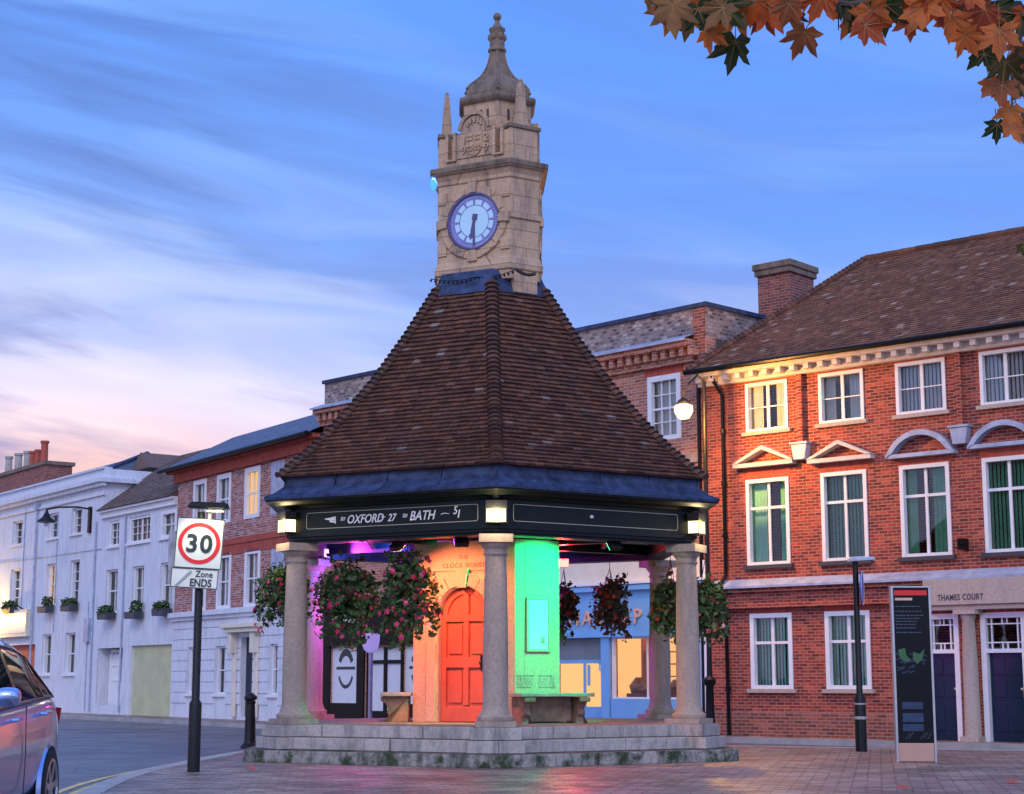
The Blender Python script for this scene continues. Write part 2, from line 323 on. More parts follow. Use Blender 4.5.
# ------------------------------------------------------------------ mesh builder
class M:
    def __init__(s): s.v = []; s.f = []; s.T = Matrix()
    def add(s, vs, fs):
        n = len(s.v); s.v += [s.T @ Vector(p) for p in vs]; s.f += [tuple(i+n for i in f) for f in fs]; return s
    def box(s, x0, x1, y0, y1, z0, z1):
        return s.add([(x0,y0,z0),(x1,y0,z0),(x1,y1,z0),(x0,y1,z0),(x0,y0,z1),(x1,y0,z1),(x1,y1,z1),(x0,y1,z1)],
                     [(0,3,2,1),(4,5,6,7),(0,1,5,4),(1,2,6,5),(2,3,7,6),(3,0,4,7)])
    def quad(s, a, b, c, d): return s.add([a,b,c,d], [(0,1,2,3)])
    def loft(s, rings, cap=True, closed=True):
        n = len(rings[0]); vs = [p for r in rings for p in r]; fs = []
        for i in range(len(rings)-1):
            for j in range(n if closed else n-1):
                k = (j+1) % n; fs.append((i*n+j, i*n+k, (i+1)*n+k, (i+1)*n+j))
        if cap: fs.append(tuple(reversed(range(n)))); fs.append(tuple((len(rings)-1)*n+j for j in range(n)))
        return s.add(vs, fs)
    def lathe(s, prof, n=24, c=(0,0), ph=0, cap=True):
        return s.loft([[(c[0]+r*math.sin(ph+2*math.pi*k/n), c[1]-r*math.cos(ph+2*math.pi*k/n), z) for k in range(n)] for r, z in prof], cap)
    def prism(s, pts, z0, z1): return s.loft([[(x,y,z0) for x,y in pts], [(x,y,z1) for x,y in pts]])
    def plate(s, pts, y0, y1):   # outline in x,z, thickness in y
        return s.loft([[(x,y0,z) for x,z in pts], [(x,y1,z) for x,z in pts]])
    def tube(s, pts, r, n=8):
        pts = [Vector(p) for p in pts]; rings = []
        for i, p in enumerate(pts):
            d = (pts[min(i+1,len(pts)-1)]-pts[max(i-1,0)]).normalized()
            a = d.cross(Vector((0,0,1)) if abs(d.z) < .9 else Vector((1,0,0))).normalized(); bb = d.cross(a)
            rr = r[i] if isinstance(r, (list, tuple)) else r
            rings.append([tuple(p+a*rr*math.cos(2*math.pi*k/n)+bb*rr*math.sin(2*math.pi*k/n)) for k in range(n)])
        return s.loft(rings)
    def sphere(s, c, r, n=12, sz=1):
        return s.lathe([(max(.001, r*math.sin(math.pi*i/8)), c[2]-r*sz*math.cos(math.pi*i/8)) for i in range(9)], n, (c[0], c[1]))
    def wall(s, x0, x1, z0, z1, holes, y=0, rev=.2):
        xs = sorted({x0, x1, *[h[0] for h in holes], *[h[1] for h in holes]}); zs = sorted({z0, z1, *[h[2] for h in holes], *[h[3] for h in holes]})
        for i in range(len(xs)-1):
            for j in range(len(zs)-1):
                cx = (xs[i]+xs[i+1])/2; cz = (zs[j]+zs[j+1])/2
                if cx < x0 or cx > x1 or cz < z0 or cz > z1: continue
                if any(h[0] < cx < h[1] and h[2] < cz < h[3] for h in holes): continue
                s.quad((xs[i],y,zs[j]),(xs[i+1],y,zs[j]),(xs[i+1],y,zs[j+1]),(xs[i],y,zs[j+1]))
        for a, b, c, d in holes:
            s.quad((a,y,c),(a,y+rev,c),(b,y+rev,c),(b,y,c)); s.quad((a,y,d),(b,y,d),(b,y+rev,d),(a,y+rev,d))
            s.quad((a,y,c),(a,y,d),(a,y+rev,d),(a,y+rev,c)); s.quad((b,y,c),(b,y+rev,c),(b,y+rev,d),(b,y,d))
        return s
    def build(s, name, mat, parent=None, loc=None, rot=None, smooth=False, bevel=0):
        me = bpy.data.meshes.new(name); me.from_pydata([tuple(p) for p in s.v], [], s.f); me.materials.append(MATS[mat])
        if smooth:
            me.polygons.foreach_set('use_smooth', [True]*len(me.polygons)); me.set_sharp_from_angle(angle=R(38))
        me.update(); o = bpy.data.objects.new(name, me); sc.collection.objects.link(o)
        if parent is not None: o.parent = parent
        if loc is not None: o.location = loc
        if rot is not None: o.rotation_euler = rot
        if bevel:
            md = o.modifiers.new('bevel', 'BEVEL'); md.width = bevel; md.segments = 2; md.limit_method = 'ANGLE'
        return o
def tag(o, label=None, cat=None, group=None, kind=None):
    for k, v in (('label', label), ('category', cat), ('group', group), ('kind', kind)):
        if v: o[k] = v
    return o
def empty(name, loc=(0,0,0), rz=0, label=None, cat=None, group=None):
    o = bpy.data.objects.new(name, None); sc.collection.objects.link(o); o.location = loc; o.rotation_euler = (0,0,rz); o.empty_display_size = .2
    return tag(o, label, cat, group)
def copy_tree(o, parent=None):
    c = o.copy(); sc.collection.objects.link(c)
    if parent: c.parent = parent
    for ch in [k for k in o.children]: copy_tree(ch, c)
    return c
def text(name, body, size, mat, parent, Mx, extrude=.004, font_shear=0, align='LEFT', spacing=1.0, sx=1.0):
    cu = bpy.data.curves.new(name, 'FONT'); cu.body = body; cu.size = size; cu.extrude = extrude; cu.align_x = align; cu.shear = font_shear; cu.space_character = spacing; cu.resolution_u = 3; cu.offset = size*(.028 if body in ('30','ENDS') else .012)
    t = bpy.data.objects.new(name+'_curve', cu); sc.collection.objects.link(t)
    dg = bpy.context.evaluated_depsgraph_get(); me = bpy.data.meshes.new_from_object(t.evaluated_get(dg))
    bpy.data.objects.remove(t); me.name = name
    # text lies in xy facing +z -> stand it up facing -y
    me.transform(Mx @ Matrix.Rotation(R(90), 4, 'X') @ Matrix.Diagonal((sx, 1, 1, 1)))
    me.materials.clear(); me.materials.append(MATS[mat]); o = bpy.data.objects.new(name, me); sc.collection.objects.link(o)
    if parent: o.parent = parent
    return o
def face_mx(ang, dist, z=0, ox=0, oy=0):   # local frame: x along a face, -y outwards; ang measured from -y towards +x
    return Matrix.Translation((ox+dist*math.sin(ang), oy-dist*math.cos(ang), z)) @ Matrix.Rotation(ang, 4, 'Z')

# ------------------------------------------------------------------ ground
g = M(); g.quad((-900,-300,-.10),(900,-300,-.10),(900,1500,-.10),(-900,1500,-.10)); tag(g.build('road', 'asphalt'), kind='structure')
KERB = [(-3.2,-6),(-3.3,6),(-3.55,11),(-3.95,15),(-4.6,18.8),(-4.97,22.6),(-4.92,26.2),(-4.72,29.6),(-4.2,32.2),(-3.0,34.2),(-1.0,35.0),(1.2,34.3),(3.9,33.0),(9.1,30.4),(14,27.6),(20,24),(26,20)]
g = M(); g.prism(list(reversed([(x+.0, y) for x, y in KERB]+[(26,-6)])), -.2, 0.0)
tag(g.build('plaza_paving', 'pavers'), kind='structure')
def offset_line(pts, d):
    out = []
    for i, p in enumerate(pts):
        a = Vector(pts[max(i-1,0)]); b2 = Vector(pts[min(i+1,len(pts)-1)]); t = (b2-a).normalized(); n = Vector((-t.y, t.x)); q = Vector(p)+n*d; out.append((q.x, q.y))
    return out
def smooth_line(pts, n=6):
    out = []
    for i in range(len(pts)-1):
        p0 = Vector(pts[max(i-1,0)]); p1 = Vector(pts[i]); p2 = Vector(pts[i+1]); p3 = Vector(pts[min(i+2,len(pts)-1)])
        for k in range(n):
            t = k/n; q = .5*((2*p1)+(p2-p0)*t+(2*p0-5*p1+4*p2-p3)*t*t+(3*p1-p0-3*p2+p3)*t**3); out.append((q.x, q.y))
    out.append(tuple(pts[-1])); return out
def strip(name, line, d0, d1, z, mat, h=0):
    a = offset_line(line, d0); b2 = offset_line(line, d1); m = M()
    if h:
        m.loft([[(p[0],p[1],z-h),(q[0],q[1],z-h),(q[0],q[1],z),(p[0],p[1],z)] for p, q in zip(a, b2)])
    else:
        for i in range(len(a)-1): m.quad((*a[i],z),(*a[i+1],z),(*b2[i+1],z),(*b2[i],z))
    return m.build(name, mat)
KS = smooth_line(KERB)
tag(strip('kerb', KS, -.16, .10, .006, 'kerb_stone', .2), kind='structure')
for d in (.30, .52): tag(strip('road_marking', KS, d, d+.10, -.096, 'yellow_line'), kind='structure')
# ------------------------------------------------------------------ buildings
class B:
    def __init__(s, name, p0, p1, label, cat='building', group=None):
        s.p0 = Vector(p0); s.p1 = Vector(p1); d = s.p1-s.p0; s.w = d.length; s.ex = d.normalized(); s.ey = Vector((-s.ex.y, s.ex.x)); s.rz = math.atan2(s.ex.y, s.ex.x)
        s.root = empty(name, (p0[0], p0[1], 0), s.rz, label, cat, group)
    def pick(s, px, py, y=0):
        d = ray(px, py); n = s.ey; p = s.p0+n*y
        t = (n.x*p.x+n.y*p.y)/(n.x*d.x+n.y*d.y); q = Vector((0,0,CH))+d*t
        return (Vector((q.x,q.y))-s.p0).dot(s.ex), q.z
    def rect(s, x0, y0, x1, y1, y=0):   # image box -> x0,x1,z0,z1 on the facade
        cx, cy = (x0+x1)/2, (y0+y1)/2
        return s.pick(x0, cy, y)[0], s.pick(x1, cy, y)[0], s.pick(cx, y1, y)[1], s.pick(cx, y0, y)[1]
def bars(m, x0, x1, z0, z1, xs, zs, y0=.05, y1=.09, t=.022):
    for x, tt in xs: m.box(x0+(x1-x0)*x-tt/2, x0+(x1-x0)*x+tt/2, y0, y1, z0, z1)
    for z, tt in zs: m.box(x0, x1, y0-.003, y1+.003, z0+(z1-z0)*z-tt/2, z0+(z1-z0)*z+tt/2)
def window(root, r, xs, zs, border=.07, proud=.0, y=.06, back=None, backmat='pale_curtain', sill='stone_band', frame='white_paint', sides=True, glassm='window_glass'):
    x0, x1, z0, z1 = r; m = M(); bd = border
    m.box(x0, x0+bd, -proud, y+.05, z0, z1); m.box(x1-bd, x1, -proud, y+.05, z0, z1); m.box(x0+bd, x1-bd, -proud, y+.05, z1-bd, z1); m.box(x0+bd, x1-bd, -proud+.01, y+.05, z0, z0+bd*.8)
    bars(m, x0+bd, x1-bd, z0+bd*.8, z1-bd, xs, zs, y-.01, y+.03)
    w = m.build('window', frame, root)
    g = M(); g.quad((x0+bd*.6, y+.035, z0+.02), (x1-bd*.6, y+.035, z0+.02), (x1-bd*.6, y+.035, z1-.02), (x0+bd*.6, y+.035, z1-.02)); g.build('pane', glassm, w)
    if back == 'blind':
        k = M(); n = max(4, int((x1-x0)/.09)); t = (x1-x0-bd)/n
        for i in range(n):
            a = x0+bd*.5+i*t; k.quad((a, y+.16, z0+.02), (a+t*.92, y+.12, z0+.02), (a+t*.92, y+.12, z1-.02), (a, y+.16, z1-.02))
        k.build('blind', backmat, w)
    elif back == 'curtain':
        k = M()
        of = random.uniform(-.1,.1)
        for s0, s1 in ((0, .34+of), (.66+of, 1)):
            n = 10
            for i in range(n):
                a = x0+(x1-x0)*(s0+(s1-s0)*i/n); b2 = x0+(x1-x0)*(s0+(s1-s0)*(i+1)/n); ya = y+.14+.03*(i % 2); yb = y+.14+.03*((i+1) % 2)
                k.quad((a, ya, z0+.02), (b2, yb, z0+.02), (b2, yb, z1-.02), (a, ya, z1-.02))
        k.build('curtain', backmat, w)
    elif back == 'lit':
        M().quad((x0, y+.13, z0), (x1, y+.13, z0), (x1, y+.13, z1), (x0, y+.13, z1)).build('lit_blind', backmat, w)
    elif back == 'net':
        k = M(); n = 14
        for i in range(n):
            a = x0+(x1-x0)*i/n; b2 = x0+(x1-x0)*(i+1)/n; k.quad((a, y+.15+.02*(i % 2), z0), (b2, y+.15+.02*((i+1) % 2), z0), (b2, y+.15+.02*((i+1) % 2), z1), (a, y+.15+.02*(i % 2), z1))
        k.build('net_curtain', backmat, w)
    if sill: M().box(x0-.08, x1+.08, -.09, .05, z0-.085, z0-.002).build('sill', sill, w)
    return w
def shell(b, x0, x1, h, depth, holes, mat, z0=-.1, name='wall', right=True, top=True):
    m = M(); m.wall(x0, x1, z0, h, holes)
    m.quad((x0,0,z0),(x0,0,h),(x0,depth,h),(x0,depth,z0)); m.quad((x1,0,z0),(x1,depth,z0),(x1,depth,h),(x1,0,h)); m.quad((x0,depth,z0),(x0,depth,h),(x1,depth,h),(x1,depth,z0))
    if top: m.quad((x0,0,h-.004),(x1,0,h-.004),(x1,depth,h-.004),(x0,depth,h-.004))
    return m.build(name, mat, b.root)
def tile_slope(m, A, Bv, Cc, Dd, tw=.17, course=.105, th=.016, jit=.006):
    """A,B eaves corners (left,right), C,D top right/left; lays tiles bottom to top"""
    A, Bv, Cc, Dd = map(Vector, (A, Bv, Cc, Dd)); L = ((Dd-A).length+(Cc-Bv).length)/2
    up0 = ((Dd+Cc)/2-(A+Bv)/2); nrm = (Bv-A).cross(up0).normalized()
    # perpendicular height
    e = (Bv-A).normalized(); hgt = (up0-e*up0.dot(e)).length; n = max(2, int(hgt/course))
    for i in range(n):
        t0, t1 = i/n, (i+1)/n
        a0, b0, a1, b1 = A.lerp(Dd, t0), Bv.lerp(Cc, t0), A.lerp(Dd, t1), Bv.lerp(Cc, t1)
        wid = (b0-a0).length; k = max(1, round(wid/tw)); upv = (((a1+b1)/2)-((a0+b0)/2)); upv = upv-e*upv.dot(e)
        if (b0-a0).dot(e) < 0: continue
        offs = .5 if i % 2 else 0
        j = -offs
        while j < k:
            s0 = max(0, j/k); s1 = min(1, (j+.97)/k); j += 1
            if s1-s0 < .002: continue
            p = a0.lerp(b0, s0); q = a0.lerp(b0, s1); lift = nrm*(th+random.uniform(0, jit)); base = nrm*.002; drop = upv*random.uniform(-.06, .02)
            rr = a1.lerp(b1, s1); ss = a1.lerp(b1, s0)
            p1, q1 = p+drop, q+drop
            m.add([p1+base, q1+base, q1+lift, p1+lift, rr+base, ss+base], [(0,1,2,3),(3,2,4,5),(0,3,5),(1,4,2)])
        
# ---- right brick building
RB = B('brick_terrace', (4.32, 38.99), (16.6, 28.07), 'three storey red brick house with tiled hipped roof and white pedimented windows', 'building')
b = RB; ztop = b.pick(860, 353)[1]
w3 = [b.rect(746,379,788,430), b.rect(819,371,864,421), b.rect(896,361,946,413), b.rect(980,350,1030,404), b.rect(1075,337,1130,393)]
w2 = [b.rect(747,478,790,566), b.rect(822,472,868,561), b.rect(901,463,951,557), b.rect(984,457,1036,551), b.rect(1076,446,1132,545)]
w1 = [b.rect(751,613,793,689), b.rect(826,611,871,689)]
def level(ws):
    z0 = sum(w[2] for w in ws)/len(ws); z1 = sum(w[3] for w in ws)/len(ws); return [(w[0],w[1],z0,z1) for w in ws]
w3, w2, w1 = level(w3), level(w2), level(w1)
doors = [b.rect(925,613,961,738), b.rect(983,612,1029,738), b.rect(1066,612,1118,738)]
doors = [(x0,x1,.0,doors[1][3]) for x0,x1,_,_ in doors]
zled = b.pick(730,586)[1]
shell(b, .0, b.w, ztop, 6.4, w3+w2+w1+doors, 'brick_right')
for i, r in enumerate(w3): window(b.root, r, [(.5,.07)], [(.5,.022)], .075, .03, back='curtain' if i in (0, 1) else 'blind', backmat='pale_curtain' if i < 2 else 'window_board', sill='portico_stone')
for i, r in enumerate(w2): window(b.root, r, [(.5,.06)], [(.68,.06)], .085, .03, back='curtain' if i in (0,2) else 'blind', backmat='dark_green_blind' if i else 'green_blind', sill='board_dark')
for i, r in enumerate(w1): window(b.root, r, [(.5,.07)], [(.63,.06)], .10, .03, back='blind', backmat='green_blind', sill='portico_stone')
# eaves cornice with modillions, string course, ledge
m = M(); m.box(.12, b.w+.3, -.16, -.002, ztop-.30, ztop-.12); m.box(.1, b.w+.3, -.42, -.002, ztop-.118, ztop+.0)
n = int(b.w/.36)
for i in range(n): m.box(.2+i*.36, .2+i*.36+.13, -.36, -.162, ztop-.24, ztop-.122)
m.build('eaves_cornice', 'cornice_paint', b.root)
m = M(); m.add([(-.05,-.30,zled-.03),(b.w,-.30,zled-.03),(b.w,-.0,zled+.13),(-.05,-.0,zled+.13),(-.05,-.30,zled-.08),(b.w,-.30,zled-.08),(b.w,0,zled-.08),(-.05,0,zled-.08)], [(0,1,2,3),(0,4,5,1),(4,7,6,5),(0,3,7,4),(1,5,6,2)])
m.build('lead_ledge', 'lead_pale', b.root)
xp = b.pick(931, 600)[0]
m = M(); m.box(-.04, xp-.05, -.22, -.002, zled-.17, zled-.082); m.box(-.04, xp-.05, -.13, -.002, zled-.46, zled-.172); m.box(-.04,xp-.05,-.17,-.002, zled-.52,zled-.462); m.build('string_course', 'brick_right', b.root)
# portico lintel and stone column
zl = b.pick(975, 610)[1]
m = M(); m.box(xp, b.w, -.34, -.004, zl+.10, zled-.085); m.box(xp, b.w, -.28, -.004, zl, zl+.098); m.build('lintel', 'portico_stone', b.root, bevel=.01)
xa = b.pick(945.5, 600)[0]; xb = b.pick(991, 598)[0]
tz = (zl+zled)/2-.02
lt = text('inscription', 'THAMES COURT', .17, 'board_dark', b.root, Matrix.Translation((xa, -.345, b.pick(968,600.5)[1])), .003, 0, 'LEFT', 1.12)
sc_ = (xb-xa)/max(.1, lt.dimensions.x); lt.data.transform(Matrix.Translation((xa,0,0)) @ Matrix.Diagonal((sc_,1,1,1)) @ Matrix.Translation((-xa,0,0)))
for px in (971, 1046):
    xc = b.pick(px, 670, -.15)[0]; m = M()
    m.box(xc-.24, xc+.24, -.36, -.004, zl-.09, zl-.002); m.lathe([(.17,0.12),(.155,.9),(.15,1.6),(.125,zl-.20),(.15,zl-.16),(.15,zl-.095)], 20, (xc,-.17)); m.box(xc-.2, xc+.2, -.36, .02, -.09, .12)
    m.build('portico_column', 'portico_stone', b.root, smooth=True)
for r in doors:
    x0,x1,z0,z1 = r; bd = .11; m = M()
    m.box(x0,x0+bd,-.03,.12,0,z1); m.box(x1-bd,x1,-.03,.12,0,z1); m.box(x0+bd,x1-bd,-.03,.12,z1-bd,z1); zt = z1-.72; m.box(x0+bd,x1-bd,-.02,.12,zt-.08,zt)
    X0, X1 = x0+bd, x1-bd
    for xx in (X0+.09, X1-.11): m.box(xx, xx+.025, .03, .07, zt, z1-bd)
    for zz in (zt+.11, z1-bd-.13): m.box(X0, X1, .033, .067, zz, zz+.025)
    for xx in (X0+(X1-X0)*.42, X0+(X1-X0)*.56): m.box(xx, xx+.025, .036, .064, zt, zt+.11); m.box(xx, xx+.025, .036, .064, z1-bd-.13, z1-bd)
    fr = m.build('door_frame', 'white_paint', b.root)
    M().quad((X0,.08,zt),(X1,.08,zt),(X1,.08,z1-bd),(X0,.08,z1-bd)).build('fanlight_pane', 'window_glass', fr)
    m = M(); m.box(X0,X1,.10,.15,.02,zt-.08); W = X1-X0
    for cx in (.27,.73):
        for za, zb in ((.12,.42),(.50,.68),(.75,.95)):
            m.box(X0+W*(cx-.17), X0+W*(cx+.17), .085, .10, (zt-.08)*za, (zt-.08)*zb)
    d = m.build('door', 'dark_door', b.root, bevel=.008); M().sphere((X0+W*.9, .07, 1.05), .035).build('door_knob', 'aluminium', d, smooth=True)
# pediments
def tri_ped(x0, x1, zb, zt):
    m = M(); xm = (x0+x1)/2; t = .09; dp = -.20
    m.plate([(x0,zb),(x1,zb),(x1,zb+t),(x0,zb+t)], dp, -.003)
    m.plate([(x0-.02,zb+t+.002),(x0+.12,zb+t+.002),(xm,zt-t),(xm,zt)], dp-.02, -.004); m.plate([(x1+.02,zb+t+.002),(xm,zt),(xm,zt-t),(x1-.12,zb+t+.002)][::1], dp-.02, -.004)
    return m
def arc_ped(x0, x1, zb, zt):
    m = M(); xm = (x0+x1)/2; hw = (x1-x0)/2; hh = zt-zb; rad = (hw*hw+hh*hh)/(2*hh); zc = zt-rad; t = .11; dp = -.20
    m.plate([(x0,zb),(x1,zb),(x1,zb+.08),(x0,zb+.08)], dp, -.003)
    a = math.asin(hw/rad); n = 16; rings = []
    for i in range(n+1):
        q = -a+2*a*i/n; s, c = math.sin(q), math.cos(q)
        rings.append([(xm+rad*s,dp-.02,zc+rad*c),(xm+(rad-t)*s,dp-.02,max(zb+.082,zc+(rad-t)*c)),(xm+(rad-t)*s,-.004,max(zb+.082,zc+(rad-t)*c)),(xm+rad*s,-.004,zc+rad*c)])
    m.loft(rings); return m
for i, (r, zz) in enumerate(zip(w2, [(466.5,446),(462,441),(457,430.5),(447,421),(436,408)])):
    pc = [768, 840, 922, 1004, 1100][i]; za, zb = b.pick(pc, zz[0])[1], b.pick(pc, zz[1])[1]
    (tri_ped if i < 2 else arc_ped)(r[0]-.22, r[1]+.22, za, zb).build('pediment', 'cornice_paint' if i < 2 else 'lead_pale', b.root)
    M().box(r[0]-.05, r[1]+.05, -.006, -.001, r[3]+.0, r[3]+.24).build('brick_arch', 'rubbed_brick', b.root)
for r in w3+w1: M().box(r[0]-.05, r[1]+.05, -.005, -.001, r[3]+.0, min(r[3]+.22, ztop-.31)).build('brick_arch', 'rubbed_brick', b.root)
for px in (803.5, 963):
    x, z = b.pick(px, 453 if px < 900 else 437); m = M(); m.box(x-.06,x+.06,-.12,-.02,z+.2,ztop-.3); m.build('rain_pipe', 'brick_right', b.root)
    m = M(); m.plate([(x-.14,z-.16),(x+.14,z-.16),(x+.2,z+.18),(x-.2,z+.18)], -.2, -.003); m.plate([(x-.23,z+.182),(x+.23,z+.182),(x+.23,z+.23),(x-.23,z+.23)], -.23, -.003); m.build('hopper_head', 'lead_pale', b.root, bevel=.01)
x = b.pick(726.5, 500)[0]; m = M(); m.tube([(x-.12,-.35,ztop-.05),(x-.08,-.3,ztop-.25),(x,-.09,ztop-.55),(x,-.09,4),(x,-.09,zled+.25),(x,-.36,zled-.05),(x,-.12,zled-.6),(x,-.09,0)], .045, 8)
for z in (1,2.3,4.4,5.6,6.8): m.tube([(x,-.09,z),(x,-.09,z+.09)], .065, 8)
m.build('drainpipe', 'black_paint', b.root, smooth=True)
x, z = b.pick(965, 545); m = M(); m.box(x-.07,x+.09,-.2,-.01,z-.1,z+.12); m.box(x-.02,x+.12,-.26,-.201,z+.0,z+.11); m.build('security_light', 'black_paint', b.root)
# plinth with a darker base course
M().box(-.02, doors[0][0]-.12, -.05, -.002, -.09, b.pick(745,712)[1]).build('plinth', 'chimney_brick', b.root)
# hipped roof
EO = .46; zr0 = ztop+.03; rr_ = 3.3; zr1 = b.pick(866,260,rr_)[1]; xr = b.pick(866,260,rr_)[0]
dep = 6.4
m = M(); A = (.06,-EO,zr0); Bq = (b.w+.3,-EO,zr0); Cq = (b.w+.3,rr_,zr1); Dq = (xr,rr_,zr1)
tile_slope(m, A, Bq, Cq, Dq, .165, .10)
rf = m.build('roof', 'right_tile', b.root)
m = M(); tile_slope(m, (.06, dep+EO, zr0), A, Dq, (xr, rr_+.02, zr1), .2, .14)
m.add([A, Bq, Cq, Dq, (b.w+.3, dep+EO, zr0), (.06, dep+EO, zr0)], [(0,1,2,3),(3,2,4,5),(0,3,5),(0,5,4,1)]); m.build('hip_slope', 'right_tile', rf)
m = M(); A_, D_ = Vector(A), Vector(Dq); nn = 46
for i in range(nn):
    p = A_.lerp(D_, i/nn); q = A_.lerp(D_, (i+1.1)/nn); m.tube([p+Vector((0,0,.03)), q+Vector((0,0,.015))], [.10,.085], 8)
for i in range(24):
    p = D_+Vector((.45*i,0,.02)); m.tube([p, p+Vector((.46,0,0))], [.10,.09], 8)
m.build('ridge_tiles', 'hip_tile', rf)
m = M(); m.tube([(.0,-EO-.06,zr0-.02),(b.w+.3,-EO-.06,zr0-.02)], .06, 8); m.build('gutter', 'black_paint', rf)
# chimney
cx, cy = .30, 5.2
def chim(x, y, px_top, py_top, w, d):
    p = b.p0+b.ex*x+b.ey*y; return p
x0c = b.pick(791, 320, 4.6)[0]; ztc = b.pick(791, 259, 4.6)[1]
m = M(); m.box(x0c-.98, x0c, 4.6, 5.75, zr0, ztc-.32); m.build('chimney', 'chimney_brick', rf)
m = M(); m.box(x0c-1.04, x0c+.06, 4.52, 5.83, ztc-.32, ztc-.17); m.box(x0c-1.08, x0c+.10, 4.48, 5.87, ztc-.17, ztc); m.build('chimney_cap', 'cap_stone', rf, bevel=.02)

# ---- long middle building behind the tower
MB_ = B('parapet_building', (-5.55, 49.5), (4.52, 38.9), 'long red brick building with flint parapet and shopfronts behind the clock tower', 'building')
b = MB_; zp = b.pick(700, 307)[1]; zc_ = b.pick(660, 349)[1]
zc_ = b.pick(704, 337)[1]
wm = [b.rect(648,375,681,440)]; pitch = 2.6; w0 = wm[0]; ups = [(w0[0]-pitch*i, w0[1]-pitch*i, w0[2], w0[3]) for i in range(0,5)]
zf = b.pick(640, 566)[1]
mids = [(u[0]+.0, u[1], w0[2]-2.45, w0[2]-1.0) for u in ups]
bw = b.rect(612,636,694,699); bd_ = b.rect(555,640,604,700)
bk1 = b.rect(331,648,358,703); bkd = b.rect(365,655,402,708); bk2 = b.rect(404,648,430,703)
low = [(bw[0],bw[1],bw[2],bw[3]), (bd_[0],bd_[1],.35,bw[3]), (bk1[0],bk1[1],bk1[2],bk1[3]), (bkd[0],bkd[1],.1,bk1[3]), (bk2[0],bk2[1],bk1[2],bk1[3])]
low = [(min(r[0],r[1]),max(r[0],r[1]),r[2],r[3]) for r in low]
mw = b.rect(396,560,410,588)
shell(b, 0, b.w, zc_, 7, ups+low+[(mw[0],mw[1],mw[2],mw[3])], 'brick_middle')
for u in ups: window(b.root, u, [(.33,.025),(.66,.025)], [(.5,.05),(.25,.022),(.75,.022)], .13, .02, back='net', sill=None)
window(b.root, mw, [], [(.5,.03)], .1, .02, back='lit', backmat='lit_white', sill='cream_paint')
for u in ups: M().box(u[0]-.1, u[1]+.1, -.006, -.001, u[3], u[3]+.28).build('brick_arch', 'rubbed_brick', b.root)
M().box(0, b.w, -.05, -.002, w0[2]-.62, w0[2]-.42).build('brick_band', 'stone_band', b.root)
# dentilled brick cornice, lead top, flint parapet set back a little
m = M(); m.box(-.05, b.w-.32, -.12, -.002, zc_-.55, zc_-.42); m.box(-.1, b.w-.3, -.34, -.002, zc_-.2, zc_-.03)
for i in range(int(b.w/.28)): m.box(i*.28, i*.28+.14, -.26, -.002, zc_-.418, zc_-.202)
m.build('brick_cornice', 'brick_middle', b.root)
m = M(); m.add([(-.15,-.42,zc_-.03),(b.w-.28,-.42,zc_-.03),(b.w-.28,.04,zc_+.14),(-.15,.04,zc_+.14),(-.15,-.42,zc_-.08),(b.w-.28,-.42,zc_-.08)], [(0,1,2,3),(0,4,5,1)]); m.build('cornice_lead', 'lead_pale', b.root)
m = M(); m.box(0, b.w, .02, .35, zc_, zp); m.box(b.w-.35, b.w, .352, 2.4, zc_-.6, zp); m.build('parapet', 'flint', b.root)
m = M(); m.box(-.06, b.w+.06, -.05, .42, zp+.002, zp+.10); m.box(b.w-.42, b.w+.06, .422, 2.5, zp+.002, zp+.10); m.build('coping', 'lead', b.root)
m = M(); m.box(b.w-.36,b.w-.02,-.02,.02,zc_-.5,zp-.01); m.build('corner_quoins','chimney_brick',b.root)
# blue shop
xl = b.pick(540,620)[0]; xrr = b.w-.04
zfa, zfb = b.pick(640,634)[1], b.pick(640,590)[1]
m = M(); m.box(xl, xrr, -.10, -.002, zfa, zfb); m.box(xl, xrr, -.22, -.002, zfb, zfb+.12); m.box(xl, xrr,-.14,-.002,zfa-.06,zfa-.002)
fs = m.build('fascia', 'blue_shop', b.root)
zca = b.pick(600,571)[1]
M().box(xl, xrr, -.05, -.003, zfb+.122, zca+.35).build('render_band', 'cream_paint', b.root)
M().box(xl-.02, xrr+.02, -.25, -.002, zfb+.50-.36, zfb+.56-.36).build('fascia_moulding', 'white_paint', b.root)
m = M()
for pa, pb in ((603,611),(694,703)):
    a0 = b.pick(pa,660)[0]; a1 = b.pick(pb,660)[0]; m.box(a0, a1, -.08, -.002, 0, zfa-.062)
m.box(bw[0], bw[1], -.05, -.002, 0, bw[2]); m.build('shopfront', 'blue_shop', b.root)
xw0, xw1 = b.pick(704.5,670)[0], b.w-.02
M().box(xw0, b.w, -.12, -.004, 0, b.pick(710,560)[1]).build('white_pilaster', 'white_paint', b.root)
window(b.root, low[0], [(.42,.035)], [], .05, 0, sill=None, frame='white_paint', glassm='shop_glass')
